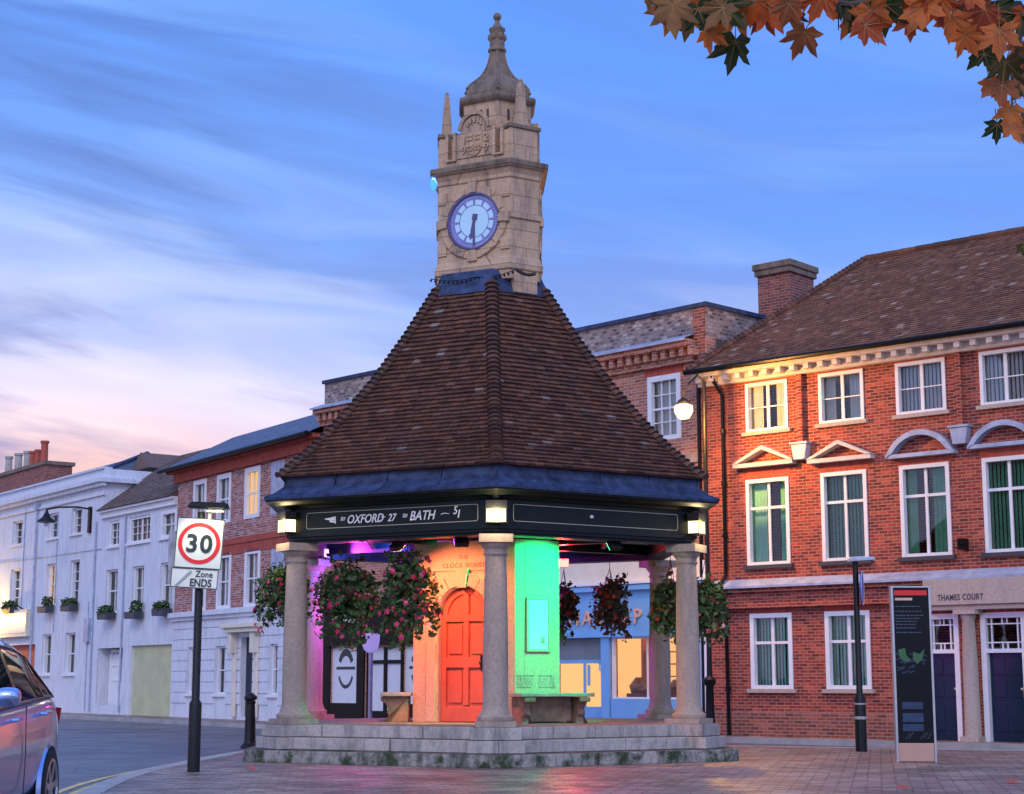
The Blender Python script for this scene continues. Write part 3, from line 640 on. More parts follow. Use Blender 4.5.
# room behind the shop window; its walls emit in place of lamplight
x0,x1,z0,z1 = low[0]; m = M(); m.quad((x0-1.4,1.3,z0-.3),(x1+.4,1.3,z0-.3),(x1+.4,1.3,z1+.2),(x0-1.4,1.3,z1+.2)); m.quad((x0-.6,.3,z1+.1),(x1+.4,.3,z1+.1),(x1+.4,1.9,z1+.1),(x0-.6,1.9,z1+.1)); m.quad((x0-1.3,.3,z0),(x0-1.3,1.3,z0),(x0-1.3,1.3,z1),(x0-1.3,.3,z1)); m.quad((x1+.3,.3,z0),(x1+.3,1.9,z0),(x1+.3,1.9,z1),(x1+.3,.3,z1))
m.build('glowing_interior', 'shop_wall_glow', b.root)
m = M()
for i, (u, h) in enumerate(((.08,.5),(.22,.35),(.55,.45),(.66,.3),(.8,.42),(.93,.3))):
    xx = x0+(x1-x0)*u; m.lathe([(.05,z0-.2),(.22,z0+h*.3),(.26,z0+h*.6),(.1,z0+h)], 10, (xx, .75))
m.box(x0, x1, .5, 1.0, z0-.2, z0+.12)
m.build('shop_display', 'bench_stone', b.root, smooth=True)
m = M(); 
for u in (.05,.5): m.box(x0+(x1-x0)*u,x0+(x1-x0)*(u+.02),.9,1.2,z0,z1)
for zz_ in (.35,.55,.75): m.box(x0+(x1-x0)*.07,x0+(x1-x0)*.5,.95,1.2,z0+(z1-z0)*zz_,z0+(z1-z0)*zz_+.03)
m.build('shelving','wood_door',b.root)
m = M()
for u,zz_,w_,h_ in ((.12,.38,.12,.22),(.22,.38,.1,.3),(.3,.38,.08,.18),(.1,.58,.1,.2),(.2,.58,.14,.14),(.3,.58,.08,.26),(.15,.78,.2,.12),(.62,.55,.24,.34),(.8,.62,.2,.2)): m.box(x0+(x1-x0)*u,x0+(x1-x0)*u+w_,.92,1.15,z0+(z1-z0)*zz_+.032,z0+(z1-z0)*zz_+.032+h_)
m.build('stock','pot_red',b.root)
m = M(); m.sphere((x0+(x1-x0)*.42,.7,z1-.3), .1); m.sphere((x0+(x1-x0)*.72,.8,z1-.65), .09); m.build('pendant_lamp', 'lamp_white', b.root)
x0,x1,z0,z1 = low[1]; zt_ = b.pick(580,661)[1]
m = M(); 
for u in (0,.545,.98): m.box(x0+(x1-x0)*u-.02,x0+(x1-x0)*u+.045,.09,.132,z0,zt_)
m.box(x0,x1,.091,.131,zt_-.06,zt_+.03); m.box(x0,x1,.091,.131,z0,z0+.25); m.box(x0+(x1-x0)*.62,x0+(x1-x0)*.66,.08,.12,1.1,1.6); m.build('door_stile','blue_shop',b.root)
m = M(); m.box(x0,x1,.12,.16,zt_,z1); dr = m.build('shop_transom', 'grey_shop', b.root)
m = M(); m.box(x0,x0+(x1-x0)*.55,.20,.24,z0,zt_-.02); m.box(x0+(x1-x0)*.58,x1-.05,.14,.18,z0,zt_-.02); dd = m.build('shop_door', 'warm_glow', b.root)  # door panels emit: the warm light on them is put into the material
m = M(); xx = x0+(x1-x0)*.86; m.box(xx-.06,xx+.1,.125,.14,1.75,1.95); m.build('door_notice','board_dark',dd); m = M(); m.box(xx-.06,xx+.1,.125,.14,1.45,1.68); m.build('door_notice','sign_white',dd)
M().box(x0,x1,-.04,.2,-.05,z0).build('door_step','blue_shop',b.root)
# shop lettering
za = b.pick(605,627)[1]; zb_ = b.pick(605,609)[1]
for ch, pxl, pyb in (('H',569.3,626),('A',582.5,625.5),('V',596,625),('I',608.5,624),('S',614,624),('E',623.5,624),('P',634,623.5)):
    x, z = b.pick(pxl, pyb, -.11); text('shop_letter', ch, .50, 'orange_letter', fs, Matrix.Translation((x,-.125,z)), .02, 0, sx=1.0).data.materials[0] = MATS['orange_letter']
# black shop
za, zb_ = b.pick(375,645)[1], b.pick(375,604)[1]; x0, x1 = b.pick(318,640)[0], b.pick(440,640)[0]; x0 = .02
m = M(); m.box(x0, x1, -.12, -.002, za, zb_); m.box(x0,x1,-.2,-.002,zb_,zb_+.1)
m.box(x0, low[2][0], -.06, -.002, 0, za-.002); m.box(low[2][1], low[3][0], -.06, -.002, 0, za-.002); m.box(low[3][1], low[4][0], -.06, -.002, 0, za-.002); m.box(low[4][1], x1, -.06, -.002, 0, za-.002); m.box(low[2][0],low[2][1],-.05,-.003,0,low[2][2]); m.box(low[4][0],low[4][1],-.05,-.003,0,low[4][2])
bs = m.build('black_shopfront', 'black_paint', b.root)
for r in (low[2], low[4]):
    x0,x1,z0,z1 = r; w = M().box(x0-.06,x1+.06,.05,.07,z0-.06,z1+.06).build('white_window_panel','window_board',b.root)
    cx, cz, ra = (x0+x1)/2, z0+(z1-z0)*.62, (x1-x0)*.30; m = M()
    for s in (1,-1):
        rings = []
        for i in range(13):
            q = R(25+130*i/12)*s; t = .13 if s > 0 else .07
            rings.append([(cx+ra*math.cos(q),.045,cz+ra*1.5*math.sin(q)),(cx+(ra-t)*math.cos(q),.045,cz+(ra-t)*1.5*math.sin(q)),(cx+(ra-t)*math.cos(q),.048,cz+(ra-t)*1.5*math.sin(q)),(cx+ra*math.cos(q),.048,cz+ra*1.5*math.sin(q))])
        m.loft(rings)
    m.box(cx-ra*1.15,cx+ra*1.15,.044,.048,cz-.02,cz+.06); m.build('round_emblem','board_dark',w)
x0,x1,z0,z1 = low[3]; m = M(); zt = z1-.35
for a0,a1 in ((x0,x0+.1),((x0+x1)/2-.06,(x0+x1)/2+.06),(x1-.1,x1)): m.box(a0,a1,.05,.12,z0,z1)
m.box(x0,x1,.052,.118,zt-.1,zt); m.box(x0,x1,.052,.118,z0,z0+.3); ds = m.build('shop_double_door','black_paint',b.root)
M().quad((x0,.1,z0),(x1,.1,z0),(x1,.1,z1),(x0,.1,z1)).build('door_pane','window_board',ds)
for ch, pxl in (('U',331.5),('L',340.5),('E',348)):
    x, z = b.pick(pxl, 622, -.13); text('shop_letter', ch, .62, 'letter_white', bs, Matrix.Translation((x,-.135,z)), .015)
M().tube([(b.w-.16,-.1,0.0),(b.w-.16,-.1,zc_-.6)], .05).build('drainpipe','black_paint',b.root)

# ---- red brick house with slate roof
LB = B('slate_roof_house', (-11.57, 58.6), (-5.55, 49.5), 'red brick house with slate roof above a white stone ground floor', 'building')
b = LB; ze = b.pick(172.5, 472)[1]*.4+b.pick(298, 440)[1]*.6; ze = b.pick(235,457)[1]
cols = [(193.5,206.5),(217,231),(244.5,260),(270.5,284)]
r3 = level([b.rect(cols[2][0],467,cols[2][1],518)])[0]; r2 = b.rect(243,549,258,607)
def colx(i, y): return b.pick(cols[i][0], y)[0], b.pick(cols[i][1], y)[0]
t3 = [(*colx(i,500), r3[2], r3[3]) for i in range(4)]; t2 = [(*colx(i,580), r2[2], r2[3]) for i in range(4)]
zc1 = b.pick(235,609)[1]
g1 = [b.rect(191,648,197,700), b.rect(215,646,226,694), b.rect(241.5,637,253,706), b.rect(269.5,642,278,694)]
g1 = [g1[0], g1[1], (g1[2][0],g1[2][1],.1,g1[2][3]), g1[3]]; g1 = [(r[0],r[1],max(.1,r[2]),r[3]) for r in g1]
g1[0] = (g1[0][0]-.3, g1[0][1], g1[1][2], g1[1][3]); g1[3] = (g1[3][0],g1[3][1],g1[1][2],g1[1][3])
shell(b, 0, b.w, ze, 7, t3+t2, 'brick_left', z0=zc1-.01)
m = M(); m.wall(0, b.w, -.1, zc1, g1); m.quad((0,0,-.1),(0,0,zc1),(0,7,zc1),(0,7,-.1)); m.quad((0,7,-.1),(0,7,zc1),(b.w,7,zc1),(b.w,7,-.1))
m.build('ground_floor_wall', 'white_render', b.root)
m = M()
z = .5
while z < zc1-.3:
    xs = [0]+[e for r in g1 for e in (r[0],r[1])]+[b.w]
    if z+.34 > g1[1][3]+.3: xs = [0, b.w]
    for i in range(0, len(xs), 2):
        if xs[i+1]-xs[i] > .1: m.box(xs[i]+.01, xs[i+1]-.01, -.035, -.002, z, z+.31)
    z += .35
m.build('rustication', 'white_render', b.root)
m = M(); m.box(-.05,b.w+.02,-.22,-.002,zc1-.14,zc1+.02); m.box(-.03,b.w+.02,-.12,-.002,zc1-.26,zc1-.142); m.build('stone_cornice','white_render',b.root)
r = g1[2]; m = M(); m.box(r[0]-.75,r[1]+.75,-.45,-.036,r[3]+.28,r[3]+.42); m.box(r[0]-.65,r[1]+.65,-.36,-.036,r[3]+.14,r[3]+.278)
for xx in (r[0]-.5, r[1]+.26): m.plate([(xx,r[3]-.5),(xx+.24,r[3]-.5),(xx+.24,r[3]+.138),(xx,r[3]+.138)], -.28, -.036); m.box(xx,xx+.24,-.12,-.036,.1,r[3]-.502)
m.build('door_hood','cream_paint',b.root,bevel=.02)
for i, q in enumerate(t3+t2):
    if i % 4 == 3: M().box(q[0],q[1],.0,.04,q[2],q[3]).build('blank_window_panel','lead_pale',b.root)
    else: window(b.root, q, [(.5,.03)], [(.5,.05)], .16, .02, back='lit' if i == 2 else 'net', backmat='warm_glow' if i == 2 else 'pale_curtain', sill='white_paint' if i >= 4 else None)
    M().box(q[0]-.12,q[1]+.12,-.006,-.001,q[3],q[3]+.34).build('brick_arch','rubbed_brick',b.root)
for i in (0,1,3): window(b.root, g1[i], [(.5,.03)], [(.5,.04)], .07, -.1, y=.15, back=None, sill='white_paint')
r = g1[2]; M().box(r[0],r[1],.15,.2,.1,r[3]).build('door','dark_door',b.root)
zb2 = b.pick(255,537)[1]; m = M(); m.box(0,b.w,-.06,-.002,zb2-.12,zb2+.06); m.box(0,b.w,-.02,-.002,zb2-.45,zb2-.122); m.build('brick_band','rubbed_brick',b.root)
m = M(); m.box(-.3,b.w,-.35,-.002,ze-.1,ze+.02); m.box(-.1,b.w,-.14,-.002,ze-.42,ze-.102); m.build('eaves_cornice','rubbed_brick',b.root)
xr_, zr_ = b.pick(234.5,437,3.2); m = M(); E0 = (-.5,-.5,ze+.03); E1 = (b.w+.05,-.5,ze+.03); zt2 = b.pick(318,411,3.2)[1]; RR = (b.w+.05,3.2,zr_); RL = (xr_,3.2,zr_)
tile_slope(m, E0, E1, RR, RL, .3, .2, .008, .003); m.add([E0,E1,RR,RL,(b.w,7.3,ze),(-.4,7.3,ze)], [(0,1,2,3),(3,2,4,5),(0,3,5),(0,5,4,1)])
rf = m.build('roof','slate',b.root); M().tube([(-.5,-.55,ze+.0),(b.w,-.55,ze+.0)], .07).build('gutter','black_paint',rf)

# ---- white house with brown tiled roof
WB = B('white_house', (-15.43, 64.0), (-11.57, 58.6), 'white rendered house with brown tiled roof and yellow garage door', 'building')
b = WB; ze = b.pick(140,505)[1]
t3 = level([b.rect(109,521,119,546), b.rect(129,516,150,542), b.rect(161,510,176,537)]); t2 = level([b.rect(105.5,570,117,612), b.rect(132,566,143.5,609), b.rect(160,562,172,606)])
ga = b.rect(130,645,171,700); ga = (ga[0],ga[1],0,ga[3]); do = b.rect(95,648,122,700); do = (do[0],do[1],.35,do[3])
shell(b, 0, b.w, ze, 7, t3+t2+[ga,do], 'white_render')
window(b.root, t3[0], [(.5,.03)], [(.33,.025),(.66,.025)], .09, -.05, y=.12, sill='white_paint'); window(b.root, t3[1], [(.25,.02),(.5,.10),(.75,.02)], [(.33,.02),(.66,.02)], .09, -.05, y=.12, sill='white_paint'); window(b.root, t3[2], [(.5,.02)], [(.5,.04)], .12, -.0, y=.12, back='net', sill='white_paint')
for i, q in enumerate(t2): window(b.root, q, [(.5,.03)], [(.5,.05)], .07, -.09, y=.16, back='net' if i else None, backmat='cream_paint', sill='white_paint')
M().box(ga[0],ga[1],.12,.17,ga[2],ga[3]).build('garage_door','garage_paint',b.root)
m = M(); m.box(do[0],do[1],.5,.55,0,do[3]); m.build('recess_wall','white_render',b.root)
w_ = b.rect(112,650,120.5,681,.45); window(b.root, w_, [(.5,.03)], [(.5,.05)], .08, -.40, y=.42, sill=None)
m = M(); m.box(do[0]+.25,do[0]+.25+.9,.44,.49,.05,2.2); m.build('door','white_paint',b.root)
m = M(); m.box(0,b.w,-.12,-.002,ze-.25,ze-.05); m.box(0,b.w,-.24,-.002,ze-.048,ze+.04); m.build('eaves_board','white_paint',b.root)
zr_ = b.pick(150,463,2.9)[1]; m = M(); tile_slope(m, (0,-.3,ze+.04),(b.w,-.3,ze+.04),(b.w,2.9,zr_),(0,2.9,zr_), .2, .14, .014); m.add([(0,-.3,ze+.03),(b.w,-.3,ze+.03),(b.w,2.9,zr_-.01),(0,2.9,zr_-.01),(b.w,7,ze),(0,7,ze)], [(0,1,2,3),(3,2,4,5),(0,3,5),(1,4,2)])
rf = m.build('roof','brown_tile',b.root)
for px in (94.5,124): x = b.pick(px,600)[0]; M().tube([(x,-.06,.1),(x,-.06,ze-.3)],.035,8).build('drainpipe','lead_pale',b.root)
xg, zg = b.pick(172,455,4.6); m = M(); m.add([(xg-.9,3.2,zg-.7),(xg+.9,3.2,zg-.7),(xg,3.2,zg),(xg-.9,6.5,zg-.7),(xg+.9,6.5,zg-.7),(xg,6.5,zg)], [(0,1,2),(0,2,5,3),(1,4,5,2),(3,5,4)]); m.build('rear_gable','brown_tile',rf)

# ---- long white house with parapet
VB = B('white_parapet_house', (-31.1, 85.9), (-15.43, 64.0), 'pale blue white house with plain parapet and window boxes', 'building')
b = VB; zc = b.pick(60,496.5)[1]; zp = b.pick(60,480)[1]
t3 = [b.rect(12.5,521,22.5,543), b.rect(48,513,58.5,538), b.rect(71.5,508,82,535)]; t2 = [b.rect(10,568,20,606), b.rect(46,564,55.5,605), b.rect(69.5,561,79,601)]; g1 = [b.rect(41.5,635,50.5,675), b.rect(65,632,75,673)]
t3, t2, g1 = level(t3), level(t2), level(g1)
sp = t2[1][0]-t2[0][0]; t3 = [(t2[0][0]-sp*1.2,t2[0][0]-sp*1.2+.9,*t3[0][2:])]+t3; t2 = [(t2[0][0]-sp*1.2,t2[0][0]-sp*1.2+.9,*t2[0][2:])]+t2
dsh = b.rect(0,645,34,700); dsh = (dsh[0]-1,dsh[1],.1,dsh[3])
shell(b, 0, b.w, zp, 7, t3+t2+g1+[dsh], 'white_render')
for q in t3: window(b.root, q, [(.5,.03)], [(.33,.025),(.66,.025)], .07, -.1, y=.2, sill='white_paint')
for i, q in enumerate(t2): window(b.root, q, [(.5,.03)], [(.25,.025),(.5,.04),(.75,.025)], .07, -.1, y=.2, back='lit' if i == 2 else ('net' if i == 1 else None), backmat='warm_glow' if i == 2 else 'pale_curtain', sill='white_paint')
for q in g1: window(b.root, q, [(.5,.03)], [(.5,.05)], .07, -.1, y=.2, back='curtain', sill='white_paint')
M().box(dsh[0],dsh[1],.2,.25,.0,dsh[3]).build('entrance_door','wood_door',b.root)
m = M(); m.box(-.2,b.w+.18,-.18,-.002,zc-.0,zc+.14); m.box(-.2,b.w+.26,-.30,-.002,zc+.142,zc+.30); m.box(b.w+.0,b.w+.26,.0,3.0,zc+.142,zc+.30); m.box(-.2,b.w+.1,-.08,-.002,zc-.35,zc-.28); m.build('cornice','white_render',b.root)
M().box(-.2,b.w,-.1,.3,zp+.002,zp+.07).build('coping','white_render',b.root)
x = b.pick(37,560)[0]; m = M(); m.tube([(x,-.1,.1),(x,-.1,zc-.1)], .05); m.box(x-.12,x+.12,-.2,-.03,zc-.35,zc-.1); m.build('drainpipe','lead_pale',b.root)
for px, za_, zb_ in ((24,3.2,zc-.1),(57,3.1,zc-.6),(91,.1,4.2)): x = b.pick(px,560)[0]; M().tube([(x,-.03,za_),(x,-.03,zb_)],.022,6).build('cable','lead_pale',b.root)
z_ = b.pick(50,556)[1]; M().tube([(b.pick(-20,556)[0],-.03,z_+.1),(b.pick(40,556)[0],-.03,z_),(b.w,-.03,z_-.05)],.015,5).build('cable','lead_pale',b.root)
x, z = b.pick(89,630); M().box(x-.22,x+.22,-.14,-.002,z-.45,z+.45).build('meter_box','lead_pale',b.root)
zr_ = b.pick(145,455,4.0)[1]; xr_ = b.pick(147,455,4.0)[0]; m = M()
m.add([(-.2,.3,zp-.3),(xr_,.3,zp-.3),(xr_,4.0,zr_),(-.2,4.0,zr_),(xr_,7.3,zp-.4),(-.2,7.3,zp-.4)], [(0,1,2,3),(3,2,4,5),(1,4,2),(0,3,5)]); rf = m.build('roof','slate',b.root)
m = M(); m.tube([(xr_,.2,zp-.25),(xr_,4.0,zr_+.05),(xr_,7.2,zp-.3)], .1, 6); m.build('barge_board','lead',rf)
# chimney stack with pots
ycm = 1.6; x1c, z1c = b.pick(46,462,ycm); x0c = x1c-6.0
m = M(); m.box(x0c, x1c, ycm, ycm+1.2, zp-.2, z1c-.1); ch = m.build('chimney','chimney_brick',rf)
M().box(x0c-.1,x1c+.1,ycm-.1,ycm+1.3,z1c-.1,z1c+.06).build('chimney_cap','cap_stone',rf)
for i, (px, w, mt, hh) in enumerate(((7,.17,'pot_buff',.95),(16.5,.18,'pot_buff',.95),(25.5,.18,'pot_buff',.92),(30.5,.14,'pot_red',.85),(35.5,.14,'pot_red',.85),(42,.17,'pot_red',1.15))):
    x, z = b.pick(px,458,ycm+.4); M().lathe([(w*1.1,z1c+.06),(w,z1c+.2),(w*.9,z1c+hh-.12),(w*1.15,z1c+hh-.1),(w*1.15,z1c+hh),(w*.7,z1c+hh)], 12, (x,ycm+.5)).build('chimney_pot', mt, rf, smooth=True)

# far pavements in front of the facades
def fpave(bb, d, x0=0, x1=None):
    x1 = bb.w if x1 is None else x1
    P = lambda x, y: (lambda q: (q.x, q.y))(bb.p0+bb.ex*x+bb.ey*y)
    return P(x0,.3), P(x1,.3), P(x1,-d), P(x0,-d)
m = M(); chain_in = []; chain_out = []
for bb, d in ((VB,1.8),(WB,1.8),(LB,1.8),(MB_,1.6),(RB,.9)):
    q = fpave(bb, d); chain_in += [q[0], q[1]]; chain_out += [q[3], q[2]]
for i in range(len(chain_in)-1):
    a, b2, c, d = chain_out[i], chain_out[i+1], chain_in[i+1], chain_in[i]; m.quad((*a,.02),(*b2,.02),(*c,.02),(*d,.02)); m.quad((*a,-.12),(*b2,-.12),(*b2,.02),(*a,.02))
tag(m.build('pavement','far_pavers'), kind='structure')
tag(strip('kerb', chain_out, -.14, .0, .026, 'kerb_stone', .15), kind='structure')

# window boxes
proto = None
bxs = [(10,609.5,17,0,'first from the left'),(45.5,608.5,16,1,'plant only at its right end, below the lit window'),(69,607,16,0,'third from the left, below a dark sash window'),(106,615,16,0,'leftmost on the house with the brown roof'),(133.5,614,16,1,'plant only at its right end, middle one on the house with the brown roof'),(161.5,611,17,0,'nearest the red brick house')]
labs = ['dark window box full of green plants at the far left of the white facade', 'dark window box planted only at its right end under the lit white house window', 'dark full window box just right of the lit white house window', 'dark full window box leftmost on the white house with the brown roof', 'dark window box with one bush at its right end, between two full boxes', 'dark full window box nearest the red brick house above the garage']
for i, (px, py, wpx, half, _) in enumerate(bxs):
    bb = VB if i < 3 else WB; x, z = bb.pick(px, py, -.25); p = bb.p0+bb.ex*x+bb.ey*(-.25)
    r = empty('window_box', (p.x,p.y,z), bb.rz, labs[i], 'window box', 'window boxes on the white houses')
    W = .44 if i < 3 else .42
    M().plate([(-W,-.16),(W,-.16),(W+.05,.08),(-W-.05,.08)], -.18, .14).build('box','planter_grey',r,bevel=.01)
    random.seed(50+i); m = M()
    for k in range(420 if not half else 200):
        x_ = random.uniform(.05,W) if half else random.uniform(-W,W); y_ = random.uniform(-.2,.16); z_ = random.uniform(.02,.30+.06*math.sin(x_*9)+(.12 if half else 0)); s = random.uniform(.03,.06)
        d1 = Vector((random.gauss(0,1),random.gauss(0,1),random.gauss(0,1))).normalized()*s; d2 = d1.orthogonal().normalized()*s; c = Vector((x_,y_,z_)); m.add([c-d1,c+d2,c+d1,c-d2],[(0,1,2,3)])
    m.build('foliage','leaf_green',r)
random.seed(11)
# bracket lantern on the white house
x, z = VB.pick(91,520); p = VB.p0+VB.ex*x
r = empty('bracket_lantern', (p.x,p.y,z), VB.rz, 'black swan bracket lantern on the white parapet house corner', 'lantern')
M().box(-.1,.1,-.1,-.0,-.5,.5).build('wall_plate','black_iron',r); M().tube([(0,-.08,.42),(-.3,-.45,.5),(-.8,-1.0,.5),(-1.1,-1.35,.42)], .035).build('bracket','black_iron',r)
M().lathe([(.03,.45),(.07,.3),(.16,.12),(.34,-.02),(.36,-.08),(.12,-.1)], 16, (-1.1,-1.35)).build('lamp_shade','black_iron',r,smooth=True)
M().sphere((-1.1,-1.35,-.14), .1).build('lens','window_board',r,smooth=True)
# lit pub fascia
x0, z0 = VB.pick(-30,636,-.3); x1, z1 = VB.pick(25,622,-.3); p = VB.p0+VB.ex*x0+VB.ey*-.02
r = empty('lit_fascia', (p.x,p.y,z0), VB.rz, 'glowing yellow lit fascia board over the entrance of the white parapet house', 'shop sign')
W = x1-x0; m = M(); m.box(0,W,-.22,0,-.15,.95); m.build('board','cream_paint',r)
M().box(.05,W-.05,-.24,-.222,0,.8).build('lit_panel','sign_white',r)
m = M()
for i in range(int(W/.7)): m.tube([(.3+i*.7,-.05,.96),(.3+i*.7,-.4,1.15),(.3+i*.7,-.5,1.05)], .03, 6)
m.build('trough_lights','black_iron',r)
for i in (0,2,4): q_ = p+VB.ex*(.4+i*.7)+VB.ey*-.95; lamp('trough_light','POINT',(q_.x,q_.y,z0+.7),120,(1,.58,.14),shadow_soft_size=.05)

# ------------------------------------------------------------------ clock tower
TX, TY, TH = -.3773, 28.6457, R(2.2)
TR = empty('clock_tower', (TX,TY,0), TH, 'stone clock tower on a six sided tiled canopy held up by stone columns', 'clock tower')
def HV(r, k): a = R(60*k); return (r*math.sin(a), -r*math.cos(a))
def hexpts(r, cut=0):
    if not cut: return [HV(r,k) for k in range(6)]
    out = []
    for k in range(6):
        c = Vector(HV(r,k)); a = Vector(HV(r,k-1)); d = Vector(HV(r,k+1)); out += [tuple(c+(a-c).normalized()*cut), tuple(c+(d-c).normalized()*cut)]
    return out
Rc = 3.5487
m = M(); m.prism(hexpts(4.40,.22), -.05, .18); m.build('bottom_step','mossy_step',TR,bevel=.018)
m = M(); m.prism(hexpts(3.95,.2), .18, .365); m.build('middle_step','step_stone',TR,bevel=.015)
m = M(); m.prism(hexpts(3.70,.2), .365, .55); m.build('top_step','step_stone',TR,bevel=.012)
def course(bot, nm):
    pass
for k in range(6):
    a = R(60*k); x, y = HV(Rc, k)
    m = M(); m.T = Matrix.Translation((x,y,0)) @ Matrix.Rotation(a,4,'Z')
    m.box(-.37,.37,-.37,.37,.365+.003,.553)
    m.box(-.42,.42,-.44,.40,.184,.366); m.build('pedestal','step_stone',TR,bevel=.012)
    m = M(); m.T = Matrix.Translation((x,y,0)) @ Matrix.Rotation(a,4,'Z')
    m.box(-.29,.29,-.29,.29,.555,.632)
    m.lathe([(.255,.632),(.27,.66),(.265,.70),(.225,.725),(.215,.76),(.198,.80),(.187,.86),(.188,1.4),(.178,2.2),(.158,3.02),(.175,3.035),(.18,3.06),(.165,3.075),(.165,3.12),(.20,3.155),(.225,3.20),(.225,3.215)], 28)
    m.box(-.25,.25,-.25,.25,3.215,3.335)
    m.build('column','column_stone',TR,smooth=True)
def tri(dL, dS, off=0, rot=0):
    dl = [(R(-30), dL), (R(30), dS), (R(90), dL), (R(150), dS), (R(210), dL), (R(270), dS)]; out = []
    for i in range(6):
        (a1, d1), (a2, d2) = dl[i-1], dl[i]; d1 += off; d2 += off
        n1 = (math.sin(a1), -math.cos(a1)); n2 = (math.sin(a2), -math.cos(a2)); det = n1[0]*n2[1]-n1[1]*n2[0]
        out.append(((d1*n2[1]-d2*n1[1])/det, (n1[0]*d2-n2[0]*d1)/det))
    return out
OX = .075
def triloft(m, dL, dS, prof, ox=OX):
    m.loft([[(x+ox,y,z) for x,y in tri(dL,dS,off)] for off, z in prof]); return m
cL, cS = 1.036, 1.337
m = M(); triloft(m, cL-.16, cS, [(0,.553),(0,3.46)]); 
for ang in (R(90), R(210)):
    m.T = face_mx(ang, cL-.16, 0, OX, 0); m.prism([(-.94,-.158),(.94,-.158),(1.03,0),(-1.03,0)],.554,3.458)
# arched facing on the door face
m.T = face_mx(R(-30), cL, 0, OX, 0); hw, zs, zt, Wf = .47, 2.25, 3.458, 1.89/2-.003
m.prism([(-Wf,0),(-hw,0),(-hw,.158),(-Wf-.090,.158)],.554,zt); m.prism([(hw,0),(Wf,0),(Wf+.090,.158),(hw,.158)],.554,zt)
n = 20; arc = [(-hw*math.cos(math.pi*i/n), zs+hw*math.sin(math.pi*i/n)) for i in range(n+1)]
for i in range(n):
    (xa,za),(xb,zb) = arc[i], arc[i+1]
    m.quad((xa,0,za),(xb,0,zb),(xb,0,zt),(xa,0,zt)); m.quad((xa,0,za),(xa,.158,za),(xb,.158,zb),(xb,0,zb))
core = m.build('core_wall','sandstone_core',TR)
m = M(); m.T = face_mx(R(-30), cL, 0, OX, 0)
for s in (-1,1): m.box(*sorted((s*(hw+.03),s*(hw+.20))),-.045,-.002,.56,zs-.08); m.box(*sorted((s*(hw+.01),s*(hw+.24))),-.07,-.002,zs-.079,zs+.0)
for i in range(9):
    q0, q1 = math.pi*i/9+.012, math.pi*(i+1)/9-.012; rings = []
    for t in range(5):
        q = q0+(q1-q0)*t/4; ro = hw+.22; ri = hw+.02; rings.append([(-ro*math.cos(q),-.05,zs+ro*math.sin(q)),(-ri*math.cos(q),-.05,zs+ri*math.sin(q)),(-ri*math.cos(q),-.001,zs+ri*math.sin(q)),(-ro*math.cos(q),-.001,zs+ro*math.sin(q))])
    m.loft(rings)
m.plate([(-.07,zs+hw-.02),(.07,zs+hw-.02),(.11,zs+hw+.30),(-.11,zs+hw+.30)], -.09, -.002)
m.box(-.62,.62,-.03,-.002,2.98,3.0); m.box(-Wf,Wf,-.02,-.002,.56,.95) if False else None
m.build('door_surround','sandstone_core',TR)
m = M(); m.T = face_mx(R(-30), cL-.13, 0, OX, 0); dpts = [(-hw,.556)]+[(hw,.556)]+[(-x,z) for x,z in arc[::1]]
dpts = [(-hw+.01,.556),(hw-.01,.556)]+[( .46*math.cos(math.pi*i/n), zs+.46*math.sin(math.pi*i/n)) for i in range(n+1)]
m.plate(dpts, 0, .04)
m.box(-.46,-.37,-.045,0,.56,zs+.12); m.box(.37,.46,-.045,0,.56,zs+.12); m.box(-.045,.045,-.045,0,.82,2.66)
for z0,z1 in ((.56,.80),(1.42,1.58),(2.16,2.27)): m.box(-.369,.369,-.047,0,z0,z1)
for i in range(10):
    q0,q1 = math.pi*i/10, math.pi*(i+1)/10; m.loft([[(.46*math.cos(q),-.043,zs+.46*math.sin(q)),(.36*math.cos(q),-.043,zs+.36*math.sin(q)),(.36*math.cos(q),0,zs+.36*math.sin(q)),(.46*math.cos(q),0,zs+.46*math.sin(q))] for q in (q0,q1)])
for x0,x1 in ((-.33,-.085),(.085,.33)):
    for z0,z1 in ((.86,1.37),(1.64,2.11)): m.box(x0,x1,-.025,0,z0,z1)
dr = m.build('door','wood_door',TR,bevel=.006)
m = M(); m.T = face_mx(R(-30), cL-.13, 0, OX, 0); m.sphere((.30,-.075,1.50), .04); m.box(.27,.33,-.055,-.048,1.38,1.62); m.build('door_handle','black_iron',dr)
FM = face_mx(R(-30), cL, 0, OX, 0)
text('inscription','THE',.09,'wood_door',TR,FM @ Matrix.Translation((0,-.004,3.17)),.004,0,'CENTER',1.2); text('inscription','CLOCK HOUSE',.105,'wood_door',TR,FM @ Matrix.Translation((0,-.004,3.03)),.004,0,'CENTER',1.15)
